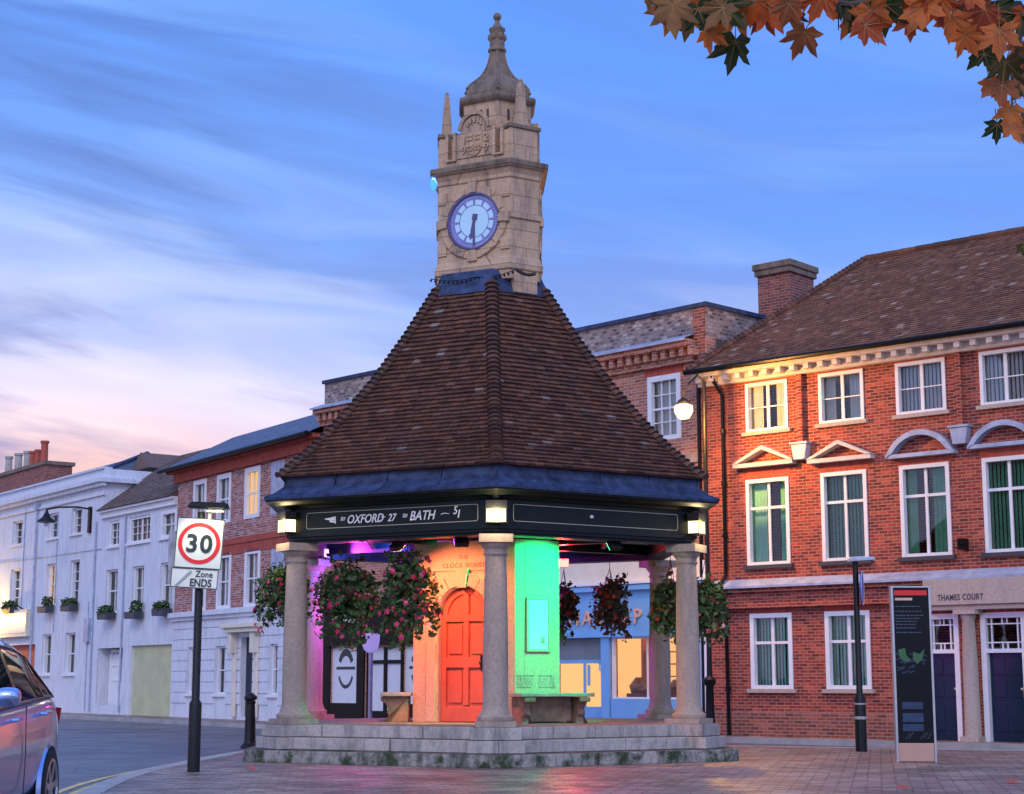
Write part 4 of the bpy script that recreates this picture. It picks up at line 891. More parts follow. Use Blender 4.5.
# plaque and incised tablets on the narrow face
FG = face_mx(R(30), cS, 0, OX, 0)
m = M(); m.T = FG; zq = 2.30
for a in ((-.23,.23,1.67,1.71),(-.23,.23,2.50,2.54),(-.23,-.19,1.711,2.499),(.19,.23,1.711,2.499)): m.box(a[0],a[1],-.045,-.002,a[2],a[3])
pl = m.build('plaque','sandstone_core',TR,bevel=.006); m = M(); m.T = FG; m.box(-.188,.188,-.02,-.002,1.712,2.498); m.build('plaque_field','window_board',pl)
m = M(); m.T = FG; m.box(.05,.12,-.025,-.021,1.80,1.90)
for i in range(5): m.box(-.12+.0*i,.1,-.0225,-.021,2.30-.05*i,2.315-.05*i) if False else None
m.build('plaque_crest','stone_band',pl)
random.seed(3)
for cx in (-.24,.17):
    m = M(); m.T = FG
    for i in range(5):
        x = cx-.15
        while x < cx+.13:
            w = random.uniform(.02,.06); m.box(x,x+w,-.007,-.001,1.10+.045*i,1.125+.045*i); x += w+.018
    m.build('incised_text','step_stone',TR)
# entablature
def hexring(m, prof): 
    m.loft([[(*HV(r,k), z) for k in range(6)] for r, z in prof], cap=False); return m
RE = Rc+.19
m = M(); hexring(m, [(Rc-.27,3.338),(RE-.10,3.338),(RE-.10,3.375),(RE-.04,3.38),(RE-.04,3.42),(RE,3.425),(RE,3.475),(RE-.07,3.48),(RE-.07,3.86),(RE+.0,3.865),(RE+.02,3.90),(RE+.20,3.915),(RE+.25,3.96),(RE+.36,3.965),(4.10,4.01),(3.6,4.05)])
hexring(m, [(Rc-.27,3.338),(Rc-.27,3.9)]); ent = m.build('entablature','frieze_paint',TR)
m = M(); hexring(m, [(4.125,3.99),(4.135,4.03),(3.95,4.10),(3.80,4.20),(3.77,4.22),(3.755,4.40),(3.5,4.42)]); el_ = m.build('eaves_lead','lead',TR)
for k in range(6):
    m = M()
    for t in (.0,.25,.5,.75):
        P_ = lambda r,z: Vector((*HV(r,k),z)).lerp(Vector((*HV(r,k+1),z)),t)
        m.tube([P_(4.13,4.035),P_(3.95,4.105),P_(3.79,4.215),P_(3.765,4.39)],.016,6)
    m.build('lead_roll','lead',el_,smooth=True)
m = M(); hexring(m, [(.9,3.60),(Rc-.26,3.60)]); m.loft([[(*HV(3.4,k), 3.62) for k in range(6)],[(*HV(3.4,k), 3.63) for k in range(6)]]); m.build('ceiling','soffit',TR)
m = M()
for k in range(6):
    a = Vector((*HV(Rc-.3,k),0)); c = Vector((OX,0,0))+Vector((*HV(1.15,k),0)); d = (a-c).normalized(); nrm_ = Vector((-d.y,d.x,0))*.07
    m.loft([[tuple(p+nrm_+Vector((0,0,3.42))),tuple(p-nrm_+Vector((0,0,3.42))),tuple(p-nrm_+Vector((0,0,3.598))),tuple(p+nrm_+Vector((0,0,3.598)))] for p in (c,a)])
    a2 = Vector((*HV(2.3,k),0)); b2 = Vector((*HV(2.3,k+1),0)); d = (b2-a2).normalized(); nrm_ = Vector((-d.y,d.x,0))*.04
    m.loft([[tuple(p+nrm_+Vector((0,0,3.47))),tuple(p-nrm_+Vector((0,0,3.47))),tuple(p-nrm_+Vector((0,0,3.597))),tuple(p+nrm_+Vector((0,0,3.597)))] for p in (a2,b2)])
m.build('ceiling_beam','frieze_paint',TR)
# frieze panels with a thin gold outline; lettering on the front left one
for k in range(6):
    ang = R(60*k-30); ap = (RE-.07)*math.cos(R(30)); fw = (RE-.07)/2; FX = face_mx(ang, ap)
    m = M(); m.T = FX; x0,x1,z0,z1 = -fw+.30,fw-.30,3.545,3.80; t = .007
    for a in ((x0+.04,x1-.04,z0,z0+t),(x0+.04,x1-.04,z1-t,z1),(x0,x0+t,z0+.04,z1-.04),(x1-t,x1,z0+.04,z1-.04)): m.box(a[0],a[1],-.005,-.001,a[2],a[3])
    for cx, cz, q0 in ((x0+.04,z0+.04,180),(x1-.04,z0+.04,270),(x1-.04,z1-.04,0),(x0+.04,z1-.04,90)):
        m.loft([[(cx+.04*math.cos(R(q0+18*i)),-.005,cz+.04*math.sin(R(q0+18*i))),(cx+(.04-t)*math.cos(R(q0+18*i)),-.005,cz+(.04-t)*math.sin(R(q0+18*i))),(cx+(.04-t)*math.cos(R(q0+18*i)),-.001,cz+(.04-t)*math.sin(R(q0+18*i))),(cx+.04*math.cos(R(q0+18*i)),-.001,cz+.04*math.sin(R(q0+18*i)))] for i in range(6)])
    m.build('frieze_outline','gold_paint',TR)
    if k == 0:
        # ang -30: letters placed along the panel by fractions measured in the photograph
        def fx(px): return (px-297)/(483-297)
        L0, L1 = x0, x1
        TF = lambda px, z: FX @ Matrix.Translation((L0+(L1-L0)*fx(px), -.004, z))
        for body, pa, size, z, shear in (('to',335.5,.11,3.655,.35),('OXFORD',342.5,.185,3.605,.28),('27',387.5,.16,3.61,.28),('to',403.5,.11,3.655,.35),('BATH',411,.2,3.605,.28),('5',457,.17,3.665,.2),('1',460.5,.17,3.61,.2)):
            text('frieze_lettering', body, size, 'letter_white', TR, TF(pa, z), .003, shear, 'LEFT', 1.0, sx=.86)
        m = M(); m.T = FX; q = lambda px: L0+(L1-L0)*fx(px)
        m.box(q(380.5),q(385),-.006,-.001,3.672,3.684); m.plate([(q(444.5),3.668),(q(448),3.682),(q(453),3.670),(q(453),3.680),(q(448),3.692),(q(444.5),3.678)],-.006,-.001); m.build('frieze_dash','letter_white',TR)
        # pointing hand
        m = M(); m.T = FX
        m.plate([(q(318),3.70),(q(322.5),3.705),(q(326),3.715),(q(326),3.68),(q(322),3.675),(q(318),3.688)],-.006,-.001)
        m.plate([(q(322.3),3.672),(q(328.8),3.665),(q(328.8),3.72),(q(326.5),3.72)],-.0065,-.0012); m.plate([(q(323.5),3.640),(q(328.6),3.630),(q(328.6),3.66),(q(323.3),3.668)],-.006,-.001)
        m.box(q(329.1),q(330.3),-.006,-.001,3.615,3.725); m.build('pointing_hand','letter_white',TR)
    if k == 1:
        m = M(); m.T = FX; m.lathe([(.028,0),(.028,.006)],12); m = M(); m.T = FX @ Matrix.Rotation(R(90),4,'X'); m.lathe([(.03,.001),(.025,.02),(.01,.028)],12,(-.12,3.68)); m.build('frieze_stud','letter_white',TR)
# tiled roof
prof = [(3.86,4.37),(3.3,4.84),(2.75,5.40),(2.2,6.04),(1.6,6.86),(1.0,7.78)]
roof = M(); hips = [M() for _ in range(6)]
NC = 43; tot = [0]
for i in range(5): tot.append(tot[-1]+math.dist(prof[i],prof[i+1]))
def pr(s):
    s = min(max(s,0),tot[-1])
    for i in range(5):
        if s <= tot[i+1]+1e-9:
            t = (s-tot[i])/(tot[i+1]-tot[i]); return (prof[i][0]+(prof[i+1][0]-prof[i][0])*t, prof[i][1]+(prof[i+1][1]-prof[i][1])*t)
for c in range(NC):
    r0, z0 = pr(tot[-1]*c/NC); r1, z1 = pr(tot[-1]*(c+1)/NC)
    for k in range(6):
        A = Vector((*HV(r0,k),z0)); Bv = Vector((*HV(r0,k+1),z0)); D = Vector((*HV(r1,k),z1)); Cc = Vector((*HV(r1,k+1),z1))
        nrm = (Bv-A).cross(D-A).normalized(); n = max(1, round((Bv-A).length/.165)); off = .5 if c % 2 else 0; j = -off
        sag = .012*math.sin(c*1.7+k*2)
        while j < n:
            s0, s1 = max(0,j/n), min(1,(j+.96)/n); j += 1
            if s1-s0 < .003: continue
            lift = nrm*random.uniform(.036,.052); dr_ = (A-D)*random.uniform(-.05,.10); p = A.lerp(Bv,s0)+dr_; q = A.lerp(Bv,s1)+dr_; rr = D.lerp(Cc,s1); ss = D.lerp(Cc,s0)
            roof.add([p,q,q+lift,p+lift,rr+nrm*.006,ss+nrm*.006],[(0,1,2,3),(3,2,4,5),(0,3,5),(1,4,2)])
        # bonnet tile on the hip
        h0 = Vector((*HV(r0+.02,k),z0+.02)); h1 = Vector((*HV(r1+.02,k),z1+.02)); tng = (h1-h0); outv = Vector((*HV(1,k),0)); sd = Vector((-outv.y,outv.x,0)); upn = tng.cross(sd).normalized()
        if upn.z < 0: upn = -upn
        rings = []
        for t, rad in ((-.10,.105),(1.05,.075)):
            pc = h0+tng*t-upn*(.03-.035*(t<0)); rings.append([tuple(pc+sd*rad*1.15*math.cos(q)+upn*rad*.75*math.sin(q)) for q in [R(-15+30*w) for w in range(8)]])
        hips[k].loft(rings)
m = M(); m.loft([[(*HV(r-.02,k),z-.01) for k in range(6)] for r,z in prof])
m.v += roof.v; n0 = 6*len(prof); m.f += [tuple(i+n0 for i in f) for f in roof.f]
rf = m.build('roof','clay_tile',TR); [h.build('hip_tiles','hip_tile',rf) for h in hips]
# lead apron where the tower leaves the roof
m = M(); m.loft([[(*HV(1.17,k),7.60) for k in range(6)],[(*HV(1.07,k),7.80) for k in range(6)],[(*HV(.96,k),8.02) for k in range(6)]]); m.build('lead_apron','lead',rf)
m = M(); m.T = face_mx(R(30),0,0,OX,0); m.box(-.22,.24,-.995,-.6,7.62,8.0)
m.build('tower_foot','sandstone',TR,bevel=.01)
for q in (R(150),R(270)): m = M(); m.T = face_mx(q,0,0,OX,0); m.box(-.22,.22,-.99,-.6,7.7,8.0); m.build('tower_foot','sandstone',TR,bevel=.01)
# tower shaft
tL, tS = .745, .975
m = M(); triloft(m, tL, tS, [(.01,7.85),(.02,8.00),(.055,8.02),(.06,8.10),(.04,8.14),(.02,8.22),(0,8.24),(0,9.60),(.02,9.62),(.02,9.68),(.05,9.73),(.06,9.77),(.125,9.785),(.125,9.80)])
m.build('tower_shaft','sandstone',TR,bevel=.006)
m = M(); triloft(m, tL, tS, [(.125,9.801),(.145,9.805),(.15,9.875),(.13,9.90),(.0,9.95)]); m.build('shaft_cornice','cap_stone',TR)
m = M()
for q in (R(30), R(150), R(270)):
    m = M(); m.T = face_mx(q, tS, 0, OX, 0); m.box(-.31,.31,-.035,.25,8.90,8.99); m.build('string_band','sandstone',TR,bevel=.008)
# raised panels / voussoirs / dial on the three wide faces
for fi, ang in enumerate((R(-30), R(90), R(210))):
    FX = face_mx(ang, tL, 0, OX, 0); zc = 8.905; m = M(); m.T = FX
    for i in range(12):
        if i in (0,3,6,9): r1_, r0_, y_ = .70, .50, -.075
        else: r1_, r0_, y_ = .635, .505, -.05
        q0, q1 = R(30*i-13.5), R(30*i+13.5)
        if i in (0,3,6,9): q0, q1 = R(30*i-7), R(30*i+7)
        rings = []
        for t in range(5):
            q = q0+(q1-q0)*t/4; s, c = math.sin(q), math.cos(q); rings.append([(r1_*s,y_,zc+r1_*c),(r0_*s,y_,zc+r0_*c),(r0_*s,-.001,zc+r0_*c),(r1_*s,-.001,zc+r1_*c)])
        m.loft(rings)
    rings = []
    for t in range(49):
        q = 2*math.pi*t/48; s, c = math.sin(q), math.cos(q); rings.append([(.645*s,-.035,zc+.645*c),(.50*s,-.035,zc+.50*c),(.50*s,-.001,zc+.50*c),(.645*s,-.001,zc+.645*c)])
    m.loft(rings, cap=False)
    for sx in (-1,1):
        for z_ in (8.36, 9.27):
            m.box(*sorted((sx*.52,sx*.70)),-.03,-.002,z_,z_+.2)
    m.build('dial_surround','sandstone',TR,bevel=.006)
    DM = FX @ Matrix.Translation((.02,0,zc)) @ Matrix.Rotation(R(90),4,'X')
    m = M(); m.T = DM; m.lathe([(.49,.0),(.49,.045),(.465,.05),(.465,.02),(.0,.02)],48); cf = m.build('clock_dial','clock_purple',TR)
    m = M(); m.T = DM; m.lathe([(.495,.0),(.495,.06),(.468,.062),(.465,.0)],48,cap=False); m.build('dial_rim','clock_hand',cf)
    m = M(); m.T = DM; m.lathe([(.275,.02),(.275,.026),(0.001,.026)],40); m.build('dial_centre','clock_white',cf)
    m = M(); m.T = DM
    for i in range(12):
        q0, q1 = R(30*i+3.5), R(30*i+26.5)
        m.loft([[(.375*math.sin(q),-.375*math.cos(q),z) for z in (.021,.027)]+[(.29*math.sin(q),-.29*math.cos(q),z) for z in (.027,.021)] for q in [q0+(q1-q0)*t/5 for t in range(6)]])
    for i in range(60):
        q = R(6*i); m.T = DM @ Matrix.Rotation(q,4,'Z'); m.box(-.004,.004,.415,.445,.021,.025)
    m.build('hour_blocks','clock_white',cf)
    m = M(); m.T = DM @ Matrix.Rotation(R(180),4,'Z'); m.plate([(0,0)]*0 or [(0,0),(0,0),(0,0)],0,0) if False else None
    m.box(-.02,.02,-.06,.42,.034,.040); mh = m.build('minute_hand','clock_hand',cf)
    m = M(); m.T = DM @ Matrix.Rotation(R(-192),4,'Z'); m.box(-.03,.03,-.05,.2,.028,.033); m.add([(-.02,.2,.03),(.02,.2,.03),(.05,.25,.03),(0,.33,.03),(-.05,.25,.03)],[(0,1,2,3,4)]); m.box(-.05,.05,-.13,-.02,.0285,.0325); m.build('hour_hand','clock_hand',cf)
    # parapet with crest panel
    zb, zt = 9.94, 10.56; m = M(); m.T = FX; yy = .04
    m.box(-.735,.735,yy,yy+.14,zb,10.06)
    for sx in (-1,1): m.box(*sorted((sx*.56,sx*.735)),yy,yy+.14,10.062,10.46)
    pts = [(-.36,10.062),(.36,10.062),(.36,10.50),(.29,10.52)]+[(.27*math.cos(math.pi*i/12),10.56+.30*math.sin(math.pi*i/12)) for i in range(13)]+[(-.29,10.52),(-.36,10.50)]
    m.plate(pts, yy-.02, yy+.15)
    m.build('parapet','sandstone',TR,bevel=.008)
    m = M(); m.T = FX
    for sx in (-1,1):
        m.box(*sorted((sx*.36,sx*.41)),yy-.05,yy+.14,10.062,10.54); m.box(*sorted((sx*.51,sx*.56)),yy-.05,yy+.14,10.062,10.54); m.box(*sorted((sx*.36,sx*.56)),yy-.055,yy+.14,10.03,10.061)
    rings = [[(rr*math.cos(q),y_,10.56+rr*math.sin(q)) for rr,y_ in ((.31,yy-.06),(.25,yy-.06),(.25,yy-.018),(.31,yy-.018))] for q in [math.pi*i/16 for i in range(17)]]
    m.loft(rings)
    m.build('parapet_moulding','cap_stone' if False else 'sandstone',TR)
    m = M(); m.T = FX; y0 = yy-.02
    sh = [(-.15,10.50),(-.15,10.24),(-.12,10.15),(-.05,10.09),(0,10.07),(.05,10.09),(.12,10.15),(.15,10.24),(.15,10.50)]
    m.plate(sh[::-1], y0-.03, y0-.001); m2 = M(); m2.T = FX
    for cx in (-.075,.075):
        for cz in (10.22,10.40):
            for dx, dz in ((-.03,-.03),(.03,-.03),(-.03,.035),(.03,.035)): m2.box(cx+dx-.02,cx+dx+.02,y0-.055,y0-.031,cz+dz-.022,cz+dz+.022)
            m2.box(cx-.055,cx+.055,y0-.045,y0-.0305,cz-.062,cz-.052)
    m2.box(-.005,.005,y0-.05,y0-.0305,10.10,10.49)
    crest = m.build('shield','sandstone',TR,bevel=.006); m2.build('shield_charges','sandstone',crest)
    for body, sx_, z_ in (('1',-.245,10.31),('9',-.255,10.13),('2',.185,10.31),('9',.185,10.13)): text('date_numeral', body, .2, 'sandstone', TR, FX @ Matrix.Translation((sx_,y0-.004,z_)), .022)
    m = M(); m.T = FX
    for i in range(5):
        q = R(30+30*i); cx, cz = .15*math.cos(q), 10.60+.12*math.sin(q); m.box(cx-.018,cx+.018,y0-.03,y0-.001,cz-.05,cz+.05); m.box(cx-.04,cx+.02,y0-.028,y0-.0015,cz-.01,cz+.012)
    m.build('monogram','sandstone',TR)
for ang in (R(30), R(150), R(270)):
    m = M(); m.T = face_mx(ang, 0, 0, OX, 0); m.box(-.285,.285,-.965,-.58,9.95,10.49); bl = m.build('corner_block','sandstone',TR,bevel=.006)
    m = M(); m.T = face_mx(ang, 0, 0, OX, 0); m.box(-.32,.32,-1.0,-.55,10.491,10.56); m.build('block_cap','cap_stone',bl,bevel=.01)
    m = M(); m.T = face_mx(ang, .84, 0, OX, 0); m.box(-.12,.12,-.12,.12,10.562,10.60)
    m.loft([[(x,y,z) for x,y in ((-s,-s),(s,-s),(s,s),(-s,s))] for s,z in ((.095,10.60),(.048,11.30),(.025,11.36),(.032,11.39),(.008,11.43))]); m.build('obelisk','sandstone',TR)
# cupola
m = M(); hx = lambda prof: m.loft([[(x+OX+.04,y,z) for x,y in hexpts(r)] for r,z in prof])
hx([(.67,9.9),(.67,11.03),(.69,11.07)]); dm = m.build('drum','sandstone',TR)
for kk in range(6):
    m = M(); m.T = face_mx(R(30+60*kk), .5805, 0, OX+.04, 0)
    for i in (-1,0,1): m.box(-.03+i*.13+.03-.022,.03+i*.13-.03+.022,-.006,-.001,10.74,10.94)
    m.build('louvre_slot','board_dark',dm)
m = M(); hx([(.69,11.06),(.74,11.10),(.765,11.14),(.765,11.18),(.74,11.21),(.65,11.23)]); m.build('cupola_cornice','cap_stone',TR)
m = M(); hx([(.64,11.22),(.645,11.29),(.61,11.39),(.54,11.48),(.43,11.57),(.325,11.67),(.245,11.79),(.185,11.93),(.15,12.07),(.135,12.18)]); m.build('cupola_roof','cap_stone',TR)
m = M(); dpr = [(.645,11.29),(.61,11.39),(.54,11.48),(.43,11.57),(.325,11.67),(.245,11.79),(.185,11.93),(.15,12.07),(.135,12.18)]
for k in range(6):
    m = M(); m.tube([(HV(r_+.004,k)[0]+OX+.04,HV(r_+.004,k)[1],z_) for r_,z_ in dpr],[.028,.028,.026,.024,.022,.02,.018,.016,.014],6); m.build('dome_rib','cap_stone',TR,smooth=True)
m = M(); m.lathe([(.14,12.17),(.165,12.19),(.16,12.23),(.135,12.25),(.13,12.28)],16,(OX+.04,0))
m.lathe([(.13,12.28),(.135,12.31),(.12,12.44),(.125,12.55),(.145,12.58),(.145,12.61),(.10,12.63),(.075,12.68),(.045,12.73),(.04,12.765),(.03,12.77)],16,(OX+.04,0)); m.sphere((OX+.04,0,12.84),.075)
for i in range(6):
    q = R(60*i+30); m.sphere((OX+.04+.115*math.sin(q),-.115*math.cos(q),12.45),.055,8,1.4)
m.build('finial','cap_stone',TR,smooth=True)

TM = Matrix.Translation((TX,TY,0)) @ Matrix.Rotation(TH,4,'Z')
# ------------------------------------------------------------------ corner lanterns
names = ['box lantern glowing above the front centre column', None, None, None, None, None]
lab = {0:'glowing box lantern on the frieze above the front column', 1:'box lantern on the frieze above the near right column', -1:'glowing box lantern on the frieze above the near left column', 2:'box lantern above the far right column', -2:'box lantern above the far left column', 3:'box lantern above the rear column'}
for k in (0,1,-1):
    p = TM @ Vector((*HV(RE+.0,k),3.50)); r = empty('box_lantern', p, TH+R(60*k), lab[k], 'lantern', 'lanterns at the corners of the canopy')
    M().box(-.165,.165,-.10,.10,.20,.33).build('cap','black_iron',r,bevel=.01); M().box(-.14,.14,-.08,.09,.01,.198).build('lit_glass','lamp_white',r)
    m = M()
    for x in (-.155,-.055,.045,.145): m.box(x,x+.01,-.092,-.083,.0,.20)
    m.box(-.16,.16,-.10,.09,-.01,.008); m.box(-.04,.04,-.06,.09,.36,.42); m.build('lantern_frame','black_iron',r)
    q = TM @ Vector((*HV(RE+.22,k),3.62)); lamp('lantern_light','POINT',q,26,(1,.76,.4),shadow_soft_size=.08)
# ------------------------------------------------------------------ coloured floodlights under the canopy
def flood(loc_local, tgt_local, label, mat, energy, col, size=R(75), blend=.6):
    p = TM @ Vector(loc_local); t = TM @ Vector(tgt_local); d = (t-p).normalized()
    r = empty('floodlight', p, 0, label, 'floodlight', 'coloured floodlights under the canopy'); qd = d.to_track_quat('-Z','Y').to_matrix().to_4x4()
    m = M(); m.T = qd; m.box(-.11,.11,-.08,.08,0,.10); m.build('housing','black_iron',r,bevel=.008)
    m = M(); m.T = qd; m.box(-.10,.10,-.07,.07,-.006,-.001); m.build('lens',mat,r)
    m = M(); m.tube([(0,0,.05),(0,0,.16)],.012,6); m.build('mount','black_iron',r)
    lamp(r.name+'_light','SPOT',p+d*.03,energy,col,target=t,spot_size=size,spot_blend=blend,shadow_soft_size=.05)
u = Vector(HV(1,-2)); fl = Vector((math.sin(R(-30)),-math.cos(R(-30)),0)); fr_ = Vector((math.sin(R(30)),-math.cos(R(30)),0))
def pol(a, r, z): return (r*math.sin(R(a)), -r*math.cos(R(a)), z)
flood(pol(-41,2.25,3.28), (OX+fl.x*1.0,fl.y*1.0,1.9), 'orange floodlight left of the arched door, above the hanging baskets', 'led_orange', 330, (1,.20,.08), R(112))
flood(pol(-10,2.95,3.26), (OX+fl.x*1.05-.45,fl.y*1.05,1.6), 'orange floodlight behind the top of the front column', 'led_orange', 400, (1,.20,.08), R(60))
flood(pol(38,3.0,3.26), (OX+fr_.x*1.3,fr_.y*1.3,2.25), 'green floodlight behind the frieze aimed at the plaque wall', 'led_green', 500, (.0,1,.28), R(79), blend=.2)
pv = HV(Rc-.45,-2)
pq = TM.inverted() @ at(326,553,29.6); flood(tuple(pq), (pq.x+2.2,pq.y-.9,pq.z+.35), 'purple floodlight glowing at the top of the far left column', 'led_purple', 620, (.62,.05,1), R(120))
flood((-1.6,.55,3.28), (-1.9,3.0,3.2), 'blue floodlight left of the stone core', 'led_blue', 420, (.04,.12,1), R(150))
pr2 = TM.inverted() @ at(563,563,29.6); flood(tuple(pr2), (pr2.x+.6,pr2.y-2.5,pr2.z-.1), 'red floodlight right of the plaque wall', 'led_red', 160, (1,.03,.04), R(150))
lamp('purple_wash','POINT',TM @ Vector((pv[0]+.40,pv[1]-.38,2.5)),48,(.9,.04,.50),shadow_soft_size=.1)
# blue marker lamp under the tower cornice
p = at(433.5,183,28.5); r = empty('blue_lamp', p, 0, 'small blue lamp glowing under the left end of the clock stage cornice', 'lamp'); M().lathe([(.03,-.12),(.055,-.08),(.055,.08),(.03,.12)],12).build('lens','led_blue_soft',r,smooth=True); M().box(.03,.2,-.02,.02,.06,.09).build('arm','black_iron',r)
lamp('blue_lamp_light','POINT',p+Vector((0,-.12,0)),4,(.05,.2,1),shadow_soft_size=.05)
# string of small bulbs slung across the tower foot
m = M(); P0, P1, P2, P3 = (TM.inverted() @ at(431,279,27.95)), (TM.inverted() @ at(475,277,27.75)), (TM.inverted() @ at(517,269,27.45)), (TM.inverted() @ at(537,272,27.5))
pts = []
for a, c in ((P0,P1),(P1,P2),(P2,P3)):
    for i in range(10): t = i/10; pts.append(a.lerp(c,t)-Vector((0,0,.05*math.sin(math.pi*t))))
pts = [TM @ q for q in pts]; m.tube(pts,.008,5)
r = m.build('light_string','black_iron'); tag(r,'dark string of unlit bulbs slung round the foot of the clock stage','string lights')
m = M(); [m.sphere(q-Vector((0,0,.03)),.022,6) for q in pts]; m.build('bulbs','black_iron',r)
# ------------------------------------------------------------------ stone benches
def bench(ang, label, xo=0):
    FXm = TM @ face_mx(ang, cS+.27, 0, OX, 0); r = empty('stone_bench', FXm @ Vector((xo,0,.553)), TH+ang, label, 'bench', 'stone benches round the clock tower core')
    M().box(-.70,.70,-.25,.25,.41,.47).build('seat_slab','bench_slab',r,bevel=.012)
    M().box(-.42,.42,.0,.22,.02,.408).build('back_panel','bench_stone',r,bevel=.01)
    for s in (-1,1):
        m = M(); pr_ = [(-.22,0),(-.10,0),(-.09,.08),(-.14,.14),(-.12,.22),(-.17,.30),(-.24,.34),(-.24,.405),(.2,.405),(.2,0)]
        pts = [(y,z) for y,z in pr_]; x0, x1 = s*.52-.07, s*.52+.07
        m.loft([[(x0,y,z) for y,z in pts],[(x1,y,z) for y,z in pts]]); m.box(x0-.03,x1+.03,-.245,-.2,.33,.40); m.build('scroll_leg','bench_stone',r,bevel=.012)
bench(R(30),'stone bench with scroll legs in front of the green lit wall',.05); bench(R(-90),'stone bench seen end on left of the orange lit wall')
# ------------------------------------------------------------------ hanging baskets
def basket(px, py, Y, wm, hm, label, pet, seed, leafm='leaf_green', nf=70, dens=1.0):
    random.seed(seed); c = at(px,py,Y); r = empty('hanging_basket', (c.x,c.y,c.z), 0, label, 'hanging basket', 'hanging flower baskets under the canopy')
    rb = wm*.24; M().lathe([(.03,-rb*.9),(rb*.6,-rb*.75),(rb*.95,-rb*.3),(rb,.0),(rb*.9,.02),(.02,-.02)],16).build('basket','basket_liner',r,smooth=True)
    top = 3.33-c.z; m = M()
    for q in range(3): a = R(120*q+20); m.tube([(rb*.95*math.sin(a),rb*.95*math.cos(a),0),(0,0,max(.4,top-.15))],.006,5)
    m.tube([(0,0,max(.4,top-.15)),(0,0,top+.05)],.006,5); m.build('chain','black_iron',r)
    m = M(); pos = []
    for st in range(int(80*dens)):
        a = random.uniform(0,2*math.pi); out = random.uniform(.10,.5)*wm; up = random.random(); L = 14
        dropz = random.triangular(.08,.85,.3)*hm; p = Vector((rb*.4*math.cos(a),rb*.4*math.sin(a),.04)); trailing = random.random() < .66
        for i in range(L):
            t = i/(L-1)
            if trailing: q = Vector((out*math.cos(a)*min(1,t*2.0),out*math.sin(a)*min(1,t*2.0)*.8, .22*math.sin(min(1,t*1.4)*math.pi)*(1)-dropz*t*t))
            else: q = Vector((out*.8*math.cos(a)*t,out*.7*math.sin(a)*t, random.uniform(.9,1.1)*hm*(.26+.14*math.sin(st))*t))
            for _ in range(4 if trailing else 2):
                qq = q+Vector((random.gauss(0,.04),random.gauss(0,.04),random.gauss(0,.04))); pos.append(qq)
                s = random.choice((.02,.03,.04,.05,.07))*random.uniform(.8,1.2); d1 = Vector((random.gauss(0,1),random.gauss(0,1),random.gauss(0,1))).normalized()*s; d2 = d1.cross(Vector((random.gauss(0,1),random.gauss(0,1),random.gauss(0,1)))).normalized()*s*.6
                m.add([qq-d1,qq+d2,qq+d1,qq-d2],[(0,1,2,3)])
    m.build('foliage',leafm,r)
    m = M()
    for _ in range(nf):
        q = random.choice(pos); o_ = Vector((q.x,q.y,0)); q = q+(o_.normalized()*.04 if o_.length > .01 else Vector((0,0,0))); s = random.uniform(.034,.066); nrm = (Vector((q.x,q.y-.25,.1))).normalized(); a1 = nrm.orthogonal().normalized(); a2 = nrm.cross(a1)
        ph = random.random()*6; vs = [q+nrm*.02]+[q+(a1*math.cos(ph+R(36*i))+a2*math.sin(ph+R(36*i)))*(s if i % 2 else s*.55) for i in range(10)]
        m.add(vs,[(0,1+i,1+(i+1)%10) for i in range(10)])
    m.build('flowers',pet,r)
basket(284,588,27.6,.9,1.05,'pink flowered hanging basket left of the near left column','petal_pink',21,nf=60)
basket(347,588,26.9,1.0,1.25,'large pink flowered hanging basket beside the purple lit column','petal_pink',22,nf=170,dens=1.2)
basket(407,585,26.4,.95,1.35,'tall pink flowered hanging basket overlapping the left edge of the orange wall','petal_pink',23,nf=170,dens=1.15)
basket(564,604,30.8,.62,.85,'hanging basket half hidden behind the green lit wall','petal_pink',24,'leaf_mixed',30,.6)
basket(610,600,30.3,.80,1.05,'reddish hanging basket in front of the blue shop fascia','petal_red',25,'leaf_mixed',70,.6)
basket(671,600,27.9,.62,.95,'mostly green hanging basket just left of the near right column','petal_red',27,'leaf_green',10,.8)
basket(706,600,27.9,.62,1.0,'hanging basket with red flowers right of the near right column','petal_pink',26,nf=50,dens=.9)
random.seed(5)
# ------------------------------------------------------------------ speed limit sign
p = ground(193.4,772); r = empty('speed_limit_sign', (p.x,p.y,0), 0, 'black pole carrying a 30 speed limit sign and a zone ends plate', 'road sign')
Yp = p.y
def zy(py): return at(198,py,Yp).z
m = M(); m.lathe([(.085,0),(.085,zy(702)-.03),(.075,zy(702)),(.055,zy(700)),(.055,zy(512))],20); m.build('pole','black_iron',r,smooth=True)
A0 = at(178,519,Yp); A1 = at(224,523,Yp); A2 = at(176.5,569,Yp); A3 = at(175.5,588.5,Yp); w = A1.x-A0.x; tilt = R(3.2)
pz = (A0.z+A2.z)/2; cxm = at(200.5,545,Yp).x-p.x; hh = (A0.z-A2.z)/2; hw_ = w/2
SM = Matrix.Translation((cxm,-.10,pz)) @ Matrix.Rotation(tilt,4,'Y') @ Matrix.Rotation(R(6),4,'Z')
m = M(); m.T = SM; m.box(-hw_,hw_,0,.03,-hh,hh); pl = m.build('sign_plate','sign_white',r,bevel=.004)
m = M(); m.T = SM
for a in ((-hw_,hw_,-hh-.0,-hh+.012),(-hw_,hw_,hh-.010,hh),(-hw_,-hw_+.009,-hh+.0121,hh-.0101),(hw_-.009,hw_,-hh+.0121,hh-.0101)): m.box(a[0],a[1],-.004,-.001,a[2],a[3])
m.build('sign_border','sign_black',pl)
